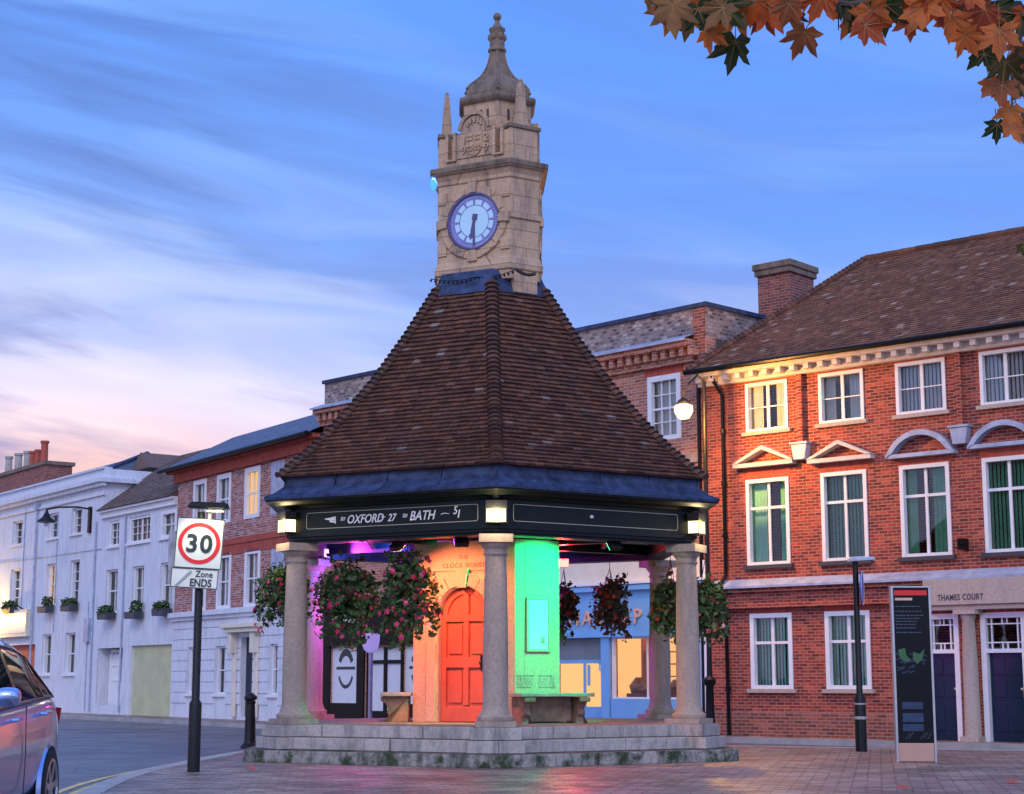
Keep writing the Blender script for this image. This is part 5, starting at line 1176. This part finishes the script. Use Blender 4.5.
m = M(); m.T = SM; ro = .285; rings = [[(rr*math.sin(q),y_,rr*math.cos(q)-.0) for rr,y_ in ((ro,-.005),(ro-.055,-.005),(ro-.055,-.001),(ro,-.001))] for q in [2*math.pi*i/48 for i in range(49)]]; m.loft(rings,cap=False); m.build('red_ring','sign_red',pl)
t = text('numerals','30',.34,'sign_black',pl,SM @ Matrix.Translation((0,-.003,-.118)),.003,0,'CENTER',1.12)
h2 = (A2.z-A3.z)/2; S2 = SM @ Matrix.Translation((-.015,0,-hh-h2-.004)); h2 += .0
m = M(); m.T = S2; m.box(-hw_-.01,hw_-.01,0,.03,-h2,h2); p2 = m.build('zone_plate','sign_white',r,bevel=.004)
m = M(); m.T = S2
for a in ((-hw_-.01,hw_-.01,-h2,-h2+.012),(-hw_-.01,-hw_-.0,-h2+.0121,h2),(hw_-.02,hw_-.01,-h2+.0121,h2),(-hw_,hw_-.021,h2-.01,h2)): m.box(a[0],a[1],-.004,-.001,a[2],a[3])
m.build('sign_border','sign_black',p2)
text('zone_lettering','Zone',.12,'sign_black',p2,S2 @ Matrix.Translation((.0,-.003,.025)),.003,0,'LEFT',1.0,sx=.9); text('ends_lettering','ENDS',.145,'sign_black',p2,S2 @ Matrix.Translation((-.07,-.003,-.105)),.003,0,'LEFT',1.0,sx=.82)
m = M(); m.T = S2; m.plate([(-.27,-.11),(-.23,-.12),(-.04,.08),(-.07,.11)],-.003,-.001); m.build('grey_diagonal','sign_grey',p2)
m = M(); m.T = Matrix.Translation((cxm-.33,.02,pz-.12)) @ Matrix.Rotation(R(55),4,'Z'); m.box(-.02,.02,-.0,.14,-.42,.30); m.build('side_box','wood_door' if False else 'sign_grey',r)
zc = zy(507); m = M(); m.plate([(-.26,-.03),(.30,-.045),(.27,.03),(-.20,.045)],-.13,.14); m.build('light_hood','black_iron',r,loc=(.08,0,zc+.02),bevel=.01); M().box(-.02,.2,-.08,.08,-.045,-.03).build('light_lens','sign_lamp',r,loc=(.1,0,zc-.02))
m = M(); m.box(-.05,-.02,-.03,.03,zy(520),zc); m.box(.10,.14,-.03,.03,zy(520),zc); m.build('hood_bracket','sign_grey',r)
lamp('sign_light','SPOT',(p.x+.1,p.y-.35,zc+.0),22,(1,.97,.55),target=(p.x+.05,p.y,pz-.3),spot_size=R(110),spot_blend=.8,shadow_soft_size=.08)
# ------------------------------------------------------------------ bollard
q = ground(249.5,748.6); r = empty('bollard',(q.x,q.y,0),0,'black cast iron bollard standing left of the tower steps','bollard')
m = M(); m.lathe([(.17,0),(.165,.05),(.115,.10),(.105,.14),(.095,.5),(.082,.80),(.095,.81),(.095,.84),(.075,.86)],20); m.build('post','black_iron',r,smooth=True)
m = M(); m.lathe([(.07,.862),(.11,.875),(.12,.91),(.11,.94),(.07,.965),(.06,.985),(.02,1.0)],20); m.build('bollard_cap','black_iron',r,smooth=True)
# ------------------------------------------------------------------ right lamp post with parking sign
q = ground(861.5,751.5); r = empty('sign_post',(q.x,q.y,0),0,'black post with flat lamp head and blue round parking sign beside the totem','post')
zz = lambda py: at(858,py,q.y).z
m = M(); m.lathe([(.10,0),(.10,zz(699)),(.09,zz(697)),(.055,zz(694)),(.05,zz(562))],18); m.build('pole','black_iron',r,smooth=True)
m = M(); m.lathe([(.103,.55),(.106,.56),(.106,.59),(.103,.60)],18); m.lathe([(.103,.80),(.106,.81),(.106,.82),(.103,.83)],18); m.build('band','sign_grey',r)
m = M(); m.plate([(-.12,.0),(.34,.03),(.30,.09),(-.09,.075)],-.14,.14); m.build('lamp_head','lead_pale',r,loc=(0,0,zz(562)),bevel=.012)
m = M(); m.T = Matrix.Translation((.09,0,zz(588))) @ Matrix.Rotation(R(74),4,'Z') @ Matrix.Rotation(R(90),4,'X'); m.lathe([(.30,0),(.30,.02)],28); sg = m.build('parking_sign','sign_blue',r)
m = M(); m.T = Matrix.Translation((.12,0,zz(588))) @ Matrix.Rotation(R(74),4,'Z') @ Matrix.Rotation(R(90),4,'X'); m.lathe([(.305,.0),(.305,-.004),(.27,-.004),(.27,.0)],28,cap=False); m.build('sign_rim','sign_white',sg)
# ------------------------------------------------------------------ information totem
ql = ground(896.5,762.5); qr_ = ground(936.5,762.5); cx = (ql.x+qr_.x)/2; Yt = ql.y; r = empty('information_totem',(cx,Yt,0),R(-3),'tall black glass information totem with copper coloured base panel','information totem')
hw_ = (qr_.x-ql.x)/2; H = at(913,588,Yt).z
tz_ = lambda py: at(915,py,Yt).z
m = M(); m.box(-hw_,-hw_+.035,-.06,.10,0,H); m.box(hw_-.035,hw_,-.06,.10,0,H); m.box(-hw_-.01,hw_+.01,-.062,.102,H,H+.025); m.build('side_rail','aluminium',r,bevel=.005)
pb = tz_(743); M().box(-hw_+.037,hw_-.037,-.05,.09,.02,pb).build('base_panel','copper_panel',r,bevel=.004)
gp = M().box(-hw_+.037,hw_-.037,-.05,.09,pb+.004,H-.003).build('glass_panel','black_paint',r); 
MATS['black_paint'].node_tree.nodes
M().box(-hw_+.05,hw_-.06,-.056,-.051,tz_(595.5),tz_(590.5)).build('red_header','sign_red',gp)
M().box(-hw_+.06,.02,-.056,-.051,tz_(600.5),tz_(598)).build('heading_line','orange_letter',gp)
m = M(); random.seed(9)
for i, py in enumerate([606.5,611.5,615.5,618.5,621.5,624.5,628,632.5]):
    x = -hw_+.06; e = random.uniform(.05,.18)
    while x < e:
        w_ = random.uniform(.02,.06); m.box(x,min(x+w_,e+.02),-.056,-.051,tz_(py)-.008,tz_(py)+.008); x += w_+.012
m.build('text_lines','text_dim',gp)
m = M()
for pts in ([(-.22,650),(-.12,648),(-.10,655),(-.04,660),(-.12,662),(-.20,658)],[(.0,652),(.10,654),(.18,649),(.13,660),(.06,664),(.0,660)]): m.plate([(x,tz_(py)) for x,py in pts][::-1],-.056,-.051)
m.build('map_parks','map_green',gp)
m = M(); random.seed(12)
for i in range(26):
    x = random.uniform(-.22,.18); py = random.uniform(654,673); a = random.uniform(.02,.07); m.T = Matrix.Translation((x,-.0535+random.uniform(-.001,.001),tz_(py))) @ Matrix.Rotation(random.uniform(-.6,.6),4,'Y'); m.box(-a,a,-.001,.001,-.008,.008)
m.T = Matrix()
for py0, py1 in ((702,709),(713,722),(724,731)): m.box(-.19,.12,-.056,-.051,tz_(py1),tz_(py0))
m.build('map_streets','map_blue',gp)
m = M()
for i, x in enumerate((-.12,-.07,.10,.15,.2)): m.T = Matrix.Translation((x,-.0535,tz_(736-(i%2)))) @ Matrix.Rotation(R(35),4,'Y'); m.box(-.004,.004,-.002,.002,-.06,.06)
m.build('route_marks','text_dim',gp)
# ------------------------------------------------------------------ street lamp
q = at(710,700,37.1); q.z = .02; zt = at(705,381,37.1).z; r = empty('street_lamp',(q.x,q.y,0),0,'tall black street lamp lit orange in front of the brick wall','street lamp')
m = M(); m.lathe([(.14,0),(.14,.3),(.10,.34),(.085,1.1),(.13,1.16),(.14,1.24),(.06,1.32),(.055,1.9),(.045,zt-1),(.04,zt)],16); m.build('pole','black_iron',r,smooth=True)
hl = at(683.5,408,36.7)-Vector((q.x,q.y,0)); m = M(); m.tube([(0,0,zt-.6),(-.02,0,zt),(-.15,-.1,zt+.12),(hl.x+.1,hl.y,hl.z+.52),(hl.x,hl.y,hl.z+.42),(hl.x,hl.y,hl.z+.16)],.025,8); m.build('arm','black_iron',r,smooth=True)
m = M(); m.lathe([(.03,.22),(.10,.18),(.16,.10),(.17,.07),(.1,.065)],16,(0,0)); m.build('hood','black_iron',r,loc=hl,smooth=True)
m = M(); m.lathe([(.02,-.25),(.12,-.22),(.20,-.08),(.20,.03),(.16,.06),(.05,.065)],16,(0,0)); m.build('lit_globe','lamp_street',r,loc=hl,smooth=True)
lamp('street_lamp_light','POINT',(q.x+hl.x,q.y+hl.y-.3,hl.z-.1),780,(1,.46,.10),shadow_soft_size=.16)
# ------------------------------------------------------------------ round sign on a thin pole beyond the canopy
q = at(371,640,33.6); zg = q.z; q.z -= .06; zg = q.z; r = empty('round_sign',(q.x,q.y,-.1),0,'pale shield shaped sign on a thin grey pole seen through the canopy','road sign')
M().tube([(0,0,0),(0,0,zg+.35)],.045,10).build('pole','grey_metal',r)
m = M(); m.plate([(-.18,.16),(-.17,-.02),(-.13,-.13),(-.05,-.19),(.05,-.19),(.13,-.13),(.17,-.02),(.18,.16),(.12,.19),(-.12,.19)][::-1],-.075,-.05); m.build('sign_face','cream_paint',r,loc=(0,0,zg+.1),bevel=.004)
# ------------------------------------------------------------------ fallen leaves
def leaf_outline():
    pts = []
    for a, rr in ((90,1.0),(79,.70),(72,.70),(62,.42),(50,.70),(40,.90),(31,.62),(20,.60),(8,.38),(-4,.50),(-16,.62),(-32,.38),(-58,.32),(-86,.08)):
        pts.append((rr*math.cos(R(a)), rr*math.sin(R(a))))
    return pts+[(-x,y) for x,y in reversed(pts[1:])]
LO = leaf_outline()
def add_leaf(m, c, s, nrm, up, curl=.12, veins=None):
    nrm = nrm.normalized(); up = (up-nrm*up.dot(nrm)).normalized(); sd = up.cross(nrm)
    vs = [tuple(c)]
    for x, y in LO: vs.append(tuple(c+sd*x*s+up*y*s+nrm*(curl*s*(abs(x)**1.5+.4*y*y)*random.uniform(.6,1.4))))
    n = len(LO); m.add(vs, [(0,1+i,1+(i+1)%n) for i in range(n)])
    if veins is not None:
        c0 = Vector(vs[0])+nrm*.0015
        for i in (0,5,9,n-5,n-9,13):
            tip = Vector(vs[1+i])*.92+Vector(vs[0])*.08+nrm*.002; dd = (tip-c0).cross(nrm).normalized()*.0016*(1 if i != 13 else .8); veins.add([c0-dd,c0+dd,tip],[(0,1,2)])
        st = c0-up*s*.75+nrm*s*.25; dd = sd*.0016; veins.add([c0-dd,c0+dd,st+dd,st-dd],[(0,1,2,3)])
for (px, py, lab_) in ((253,769.5,'orange fallen leaf on the paving by the bollard'),(902,788,'red brown fallen leaf on the paving below the totem'),(1012,782,'red brown fallen leaf on the paving at the right edge')):
    c = ground(px,py,.02); m = M(); add_leaf(m, Vector((0,0,0)), .13, Vector((.1,-.25,1)), Vector((random.gauss(0,1),1,0)), .35)
    o = m.build('fallen_leaf','autumn_leaf' if px < 300 else 'pot_red',loc=c); tag(o,lab_,'leaf','fallen leaves on the paving')
    if px < 300: o.data.materials[0] = MATS['pot_red'] 
# ------------------------------------------------------------------ autumn tree overhead
r = empty('plane_tree',(3.6,3.2,0),0,'autumn tree with orange and green lobed leaves overhanging the top right corner','tree')
tb = Vector((3.6,3.2,0)); W = lambda v: Vector(v)-tb
m = M(); m.tube([(0,0,-.05),(.02,.02,.5),(0,.05,1.6),(-.03,.05,2.6),(.02,0,4.2),(.1,-.1,6.5)],[.26,.2,.18,.16,.13,.06],14); m.build('trunk','bark',r,smooth=True)
m = M(); m.tube([W((3.6,3.25,2.6)),W((3.0,4.0,3.4)),W((2.2,4.9,3.62)),W((1.5,5.2,3.72))],[.07,.04,.02,.01],8); m.tube([(0,.02,3.2),(1.0,-.9,4.2),(2.0,-1.7,5.0)],[.1,.06,.03],8); m.tube([(0,.02,3.0),(-.8,-1.2,4.3),(-1.3,-2.4,5.2)],[.1,.06,.03],8); m.build('branch','bark',r,smooth=True)
m = M(); random.seed(4)
TWP = [at(1010,-30,5.2),at(960,5,5.2),at(905,-5,5.25),at(850,5,5.2),at(790,-8,5.2),at(730,2,5.2),at(680,-6,5.2)]
m.tube([W(q) for q in TWP],[.016,.014,.012,.010,.008,.006,.004],6)
TW2 = [at(1040,-20,5.2),at(1022,30,5.2),at(1012,70,5.2),at(1012,108,5.2)]; m.tube([W(q) for q in TW2],[.012,.009,.006,.003],6)
for q in TWP[:-1]+TW2: m.tube([W(q),W(q)+Vector((random.uniform(-.08,.08),random.uniform(-.1,.1),-.03)),W(q)+Vector((random.uniform(-.04,.04),random.uniform(-.1,.1),-.05))],[.004,.003,.002],5)
m.build('twigs','bark',r,smooth=True)
random.seed(31); m = M(); VN = M()
LV = [(668,2,50),(690,8,44),(722,8,46),(760,2,44),(868,6,44),(925,2,46),(975,22,50),(1000,10,50),(1010,45,46),(988,80,36),(1022,70,44),(1008,100,36),(1010,128,30),(672,4,44),(697,-8,40),(712,34,36),(735,6,46),(738,38,44),(775,-4,40),(790,6,38),(816,32,46),(845,-4,46),(858,30,40),(882,4,44),(900,-14,40),(915,16,34),(935,-6,44),(955,14,42),(968,-6,40),(962,30,36),(985,10,46),(1005,30,46),(1020,8,50),(990,46,42),(1012,62,44),(1004,84,40),(1022,92,44),(995,118,34),(1018,118,40),(1024,50,44),(1032,130,40),(1019,245,16),(982,60,22),(752,-6,40),(830,-8,44),(805,-14,40),(660,-12,36),(720,-2,44),(890,-16,46),(945,-18,40)]
for px, py, s in LV:
    for _ in range(1 if py > 25 else 3):
        Yd = random.uniform(4.9,5.5); c = at(px+random.gauss(0,5),py+random.gauss(0,4),Yd); sz = s*Yd/F*random.uniform(.62,.86)
        add_leaf(m, W(c), sz, Vector((random.gauss(0,.35),-1,random.gauss(0,.4)-.3)), Vector((random.gauss(0,.55),0,-1)), random.uniform(.15,.55), VN)
for _ in range(900):   # rest of the crown, above and beside the frame
    c = Vector((random.uniform(.6,6.5),random.uniform(-1.5,5.4),random.uniform(3.8,7.0)))
    d = c-Vector((0,0,CH)); fw = d.y*C_+d.z*S_; uv = -d.y*S_+d.z*C_
    if fw > 0 and uv*F/fw < 430 and -560 < d.x*F/fw < 560: continue
    add_leaf(m, W(c), random.uniform(.07,.1), Vector((random.gauss(0,.6),random.gauss(0,.6),1)), Vector((random.gauss(0,1),random.gauss(0,1),-.6)), .3)
m.build('foliage','autumn_leaf',r); VN.build('leaf_veins','leaf_vein',r)
# ------------------------------------------------------------------ car
axr = Vector((-4.17-.0,15.55,-.10)); hd = math.atan2(-1,.06)   # heading of the car's nose
CR = empty('parked_car', (axr.x-.0, axr.y, -.10), hd, 'silver blue hatchback car parked at the kerb by the left edge', 'car'); CR.scale = (1.1,1.1,1.1)
# local: +x forward, +y is the car's left; its left flank (local y=+.0) faces the paving; shift so flank is at y=0
def sec(x, wl, hb, hs, hr, wr):   # body half section: list of (y,z); y measured from centre
    return None
CY = -.90
def ringb(x, w, zb, zs, zt, fl=0):   # lower body ring, closed
    return [(x,CY-w*.86,zb),(x,CY-w*.98,zb+.10),(x,CY-w*1.0,zb+.28),(x,CY-w*(1.0+fl),(zb+zs)/2+.06),(x,CY-w*.985,zs-.10),(x,CY-w*.94,zs),(x,CY-w*.55,zt),(x,CY,zt+.01),(x,CY+w*.55,zt),(x,CY+w*.94,zs),(x,CY+w*.985,zs-.10),(x,CY+w*(1.0+fl),(zb+zs)/2+.06),(x,CY+w*1.0,zb+.28),(x,CY+w*.98,zb+.10),(x,CY+w*.86,zb)]
xs = [(-.88,.62,.42,.78,.80),(-.84,.76,.34,.92,.94),(-.70,.85,.30,1.04,1.07),(-.40,.90,.26,1.08,1.10),(0,.915,.24,1.07,1.09),(.45,.912,.22,1.04,1.06),(1.0,.91,.21,1.01,1.03),(1.6,.908,.21,.99,1.01),(2.2,.905,.21,.975,.99),(2.65,.90,.22,.93,.97),(3.1,.84,.24,.84,.90),(3.4,.72,.28,.72,.78),(3.55,.55,.36,.62,.66)]
m = M(); m.loft([ringb(x,w,zb,zs,zt,.012) for x,w,zb,zs,zt in xs]); body = m.build('body','car_paint',CR,smooth=True); body.modifiers.new('s','SUBSURF').levels = 2; body.modifiers['s'].render_levels = 2
# wheel arches cut with booleans from real cylinders is avoided: dark liners sit proud in shallow arches
def cab(x, w, z0, z1, w1): return [(x,CY-w,z0),(x,CY-w1-.01,z1-.10),(x,CY-w1*.86,z1-.015),(x,CY-w1*.45,z1+.02),(x,CY+w1*.45,z1+.02),(x,CY+w1*.86,z1-.015),(x,CY+w1+.01,z1-.10),(x,CY+w,z0)]
cs = [(-.72,.76,1.03,1.09,.72),(-.50,.82,1.05,1.34,.66),(-.28,.84,1.05,1.47,.63),(.25,.86,1.03,1.545,.64),(.9,.865,1.0,1.57,.65),(1.45,.865,.98,1.55,.64),(1.9,.86,.97,1.43,.64),(2.3,.85,.965,1.18,.70),(2.55,.83,.955,1.0,.76)]
m = M(); m.loft([cab(*c) for c in cs]); cabin = m.build('cabin','car_paint',CR,smooth=True)
def cabpt(x, f, s, o=.008):
    for i in range(len(cs)-1):
        if cs[i][0] <= x <= cs[i+1][0]:
            t = (x-cs[i][0])/(cs[i+1][0]-cs[i][0]); w,z0,z1,w1 = [cs[i][j]+(cs[i+1][j]-cs[i][j])*t for j in (1,2,3,4)]
            return Vector((x, CY+s*(w+(w1+.01-w)*f+o), z0+(z1-.10-z0)*f))
def glasspane(name, xa, xb, fa, fb, s):   # f limits interpolate from xa to xb: (lo,hi)
    m = M(); n = 10; rings = []
    for i in range(n+1):
        t = i/n; x = xa+(xb-xa)*t; lo = fa[0]+(fb[0]-fa[0])*t; hi = fa[1]+(fb[1]-fa[1])*min(1,t*1.0)
        rings.append([cabpt(x,lo,s), cabpt(x,(lo+hi)/2,s,.014), cabpt(x,hi,s)])
    m.loft(rings, cap=False, closed=False); return m.build(name,'car_window',CR,smooth=True)
m = M(); m.loft([[(x,CY-w1*.62,z1+.008),(x,CY,z1+.03),(x,CY+w1*.62,z1+.008)] for x,w,z0,z1,w1 in cs[2:7]], cap=False, closed=False); m.build('roof_panel','car_paint',CR,smooth=True)
m = M(); m.loft([[(x,CY-w1*.8,z1+o),(x,CY,z1+.035+o),(x,CY+w1*.8,z1+o)] for (x,w,z0,z1,w1),o in ((cs[8],.03),(cs[7],.03),(cs[6],.03))], cap=False, closed=False); m.build('windscreen','car_window',CR,smooth=True)
m = M(); m.loft([[(x-.02,CY-w1*.8,z1+.012),(x-.02,CY,z1+.03),(x-.02,CY+w1*.8,z1+.012)] for x,w,z0,z1,w1 in cs[0:2]], cap=False, closed=False); m.build('rear_window','car_window',CR,smooth=True)
for s in (-1,1):
    glasspane('quarter_window',-.46,-.05,(.10,.16),(.07,.88),s); glasspane('rear_door_window',0.0,.86,(.07,.90),(.07,.93),s); glasspane('front_door_window',.97,1.95,(.07,.93),(.07,.88),s)
    m = M(); m.tube([cabpt(x,.03,s,.012) for x in (-.5,-.2,.2,.6,1,1.5,2.0,2.3)],.010,6); m.tube([cabpt(-.5,.05,s,.012),cabpt(-.3,.5,s,.014),cabpt(-.06,.95,s,.012)]+[cabpt(x,.97,s,.012) for x in (.4,.9,1.4,1.9)],.009,6); m.build('window_trim','trim_black',CR,smooth=True)
    m = M(); m.loft([[cabpt(.87,f,s,.016),cabpt(.96,f,s,.016),cabpt(.96,f,s,.0),cabpt(.87,f,s,.0)] for f in (.04,.5,.94)]); m.loft([[cabpt(-.05,f,s,.016),cabpt(.0,f,s,.016),cabpt(.0,f,s,.0),cabpt(-.05,f,s,.0)] for f in (.04,.5,.90)]); m.build('pillar','trim_black',CR,smooth=True)
    # handles
    for xx, zz_ in ((.30,.93),(1.30,.90)):
        m = M(); m.tube([(xx-.11,CY+s*.915,zz_),(xx-.09,CY+s*.955,zz_+.005),(xx+.07,CY+s*.955,zz_),(xx+.10,CY+s*.915,zz_-.003)],.015,8); m.build('door_handle','car_paint',CR,smooth=True)
    m = M()
    for x_, z0, z1 in ((.93,.30,1.0),(2.02,.30,.96)): m.tube([(x_,CY+s*.921,z1),(x_-.01,CY+s*.929,.62),(x_-.0,CY+s*.925,z0)],.004,5)
    m.build('door_seam','trim_black',CR)
    m = M(); m.tube([(1.93,CY+s*.87,1.03),(1.93,CY+s*.95,1.07)],.025,8); m.loft([[(1.93+dx*k1,CY+s*yy,1.06+dz*k1) for dx,dz in ((-.07,.0),(-.055,.07),(.03,.085),(.10,.06),(.11,.0),(.04,-.055),(-.05,-.05))] for yy,k1 in ((.93,.8),(.96,1.05),(1.06,1.05),(1.10,.75))]); mi = m.build('wing_mirror','car_paint',CR,smooth=True); mi.modifiers.new('s','SUBSURF').render_levels = 2
    # lights
    m = M(); m.loft([[(-.78,CY+s*.60,.80),(-.70,CY+s*.80,.82),(-.60,CY+s*.82,.97),(-.75,CY+s*.62,.98)],[(-.868,CY+s*.58,.80),(-.76,CY+s*.835,.82),(-.60,CY+s*.885,.96),(-.80,CY+s*.62,.98)]]); m.build('tail_light','sign_red',CR,smooth=True)
    m = M(); m.loft([[(3.15,CY+s*.80,.68),(3.42,CY+s*.60,.64),(3.40,CY+s*.58,.76),(3.05,CY+s*.80,.82)],[(3.2,CY+s*.84,.68),(3.50,CY+s*.62,.64),(3.45,CY+s*.60,.77),(3.05,CY+s*.84,.83)]]); m.build('headlight','window_board',CR,smooth=True)
    for ax in (0, 2.65):
        # wheel arch lip and liner, tyre and rim
        m = M(); ring_ = []
        for i in range(19):
            q = R(-8+196*i/18); c, s_ = math.cos(q), math.sin(q)
            ring_.append([(ax+.385*c,CY+s*.905,.32+.385*s_),(ax+.345*c,CY+s*.935,.32+.345*s_),(ax+.345*c,CY+s*.90,.32+.345*s_)])
        m.loft(ring_); m.build('wheel_arch','car_paint',CR,smooth=True)
        m = M(); m.T = Matrix.Translation((ax,CY+s*.926,.32)) @ Matrix.Rotation(R(90*s),4,'X') ; m.lathe([(.348,-.0),(.348,.02),(.05,.02)],32); m.build('wheel_well','rubber',CR)
        wh = M(); wh.T = Matrix.Translation((ax,CY+s*.83,.32)) @ Matrix.Rotation(R(-90*s),4,'X'); wh.lathe([(.20,-.10),(.30,-.10),(.318,-.07),(.32,.0),(.318,.09),(.305,.118),(.245,.122),(.235,.11)],36); t_ = wh.build('wheel','rubber',CR,smooth=True)
        wh = M(); T0 = Matrix.Translation((ax,CY+s*.83,.32)) @ Matrix.Rotation(R(-90*s),4,'X'); wh.T = T0; wh.lathe([(.24,.08),(.243,.122),(.225,.125),(.21,.09)],36,cap=False); wh.lathe([(.06,.08),(.06,.115),(.02,.12)],16)
        for i in range(7):
            wh.T = T0 @ Matrix.Rotation(R(360*i/7),4,'Z'); wh.add([(-.03,.05,.11),(.03,.05,.11),(.02,.23,.118),(-.02,.23,.118),(-.03,.05,.07),(.03,.05,.07),(.02,.23,.08),(-.02,.23,.08)],[(0,1,2,3),(0,3,7,4),(1,5,6,2)])
        wh.build('rim','aluminium',t_)
m = M(); m.box(-.90,-.86,CY-.26,CY+.26,.62,.74); m.build('number_plate','gold_paint',CR)
m = M(); m.box(.4,1.1,CY-.7,CY+.7,.5,.75); [m.box(xx,xx+.14,CY+yy-.24,CY+yy+.24,.7,1.32) for xx in (.15,1.15) for yy in (-.4,.4)]; m.build('seats','trim_black',CR,bevel=.03)
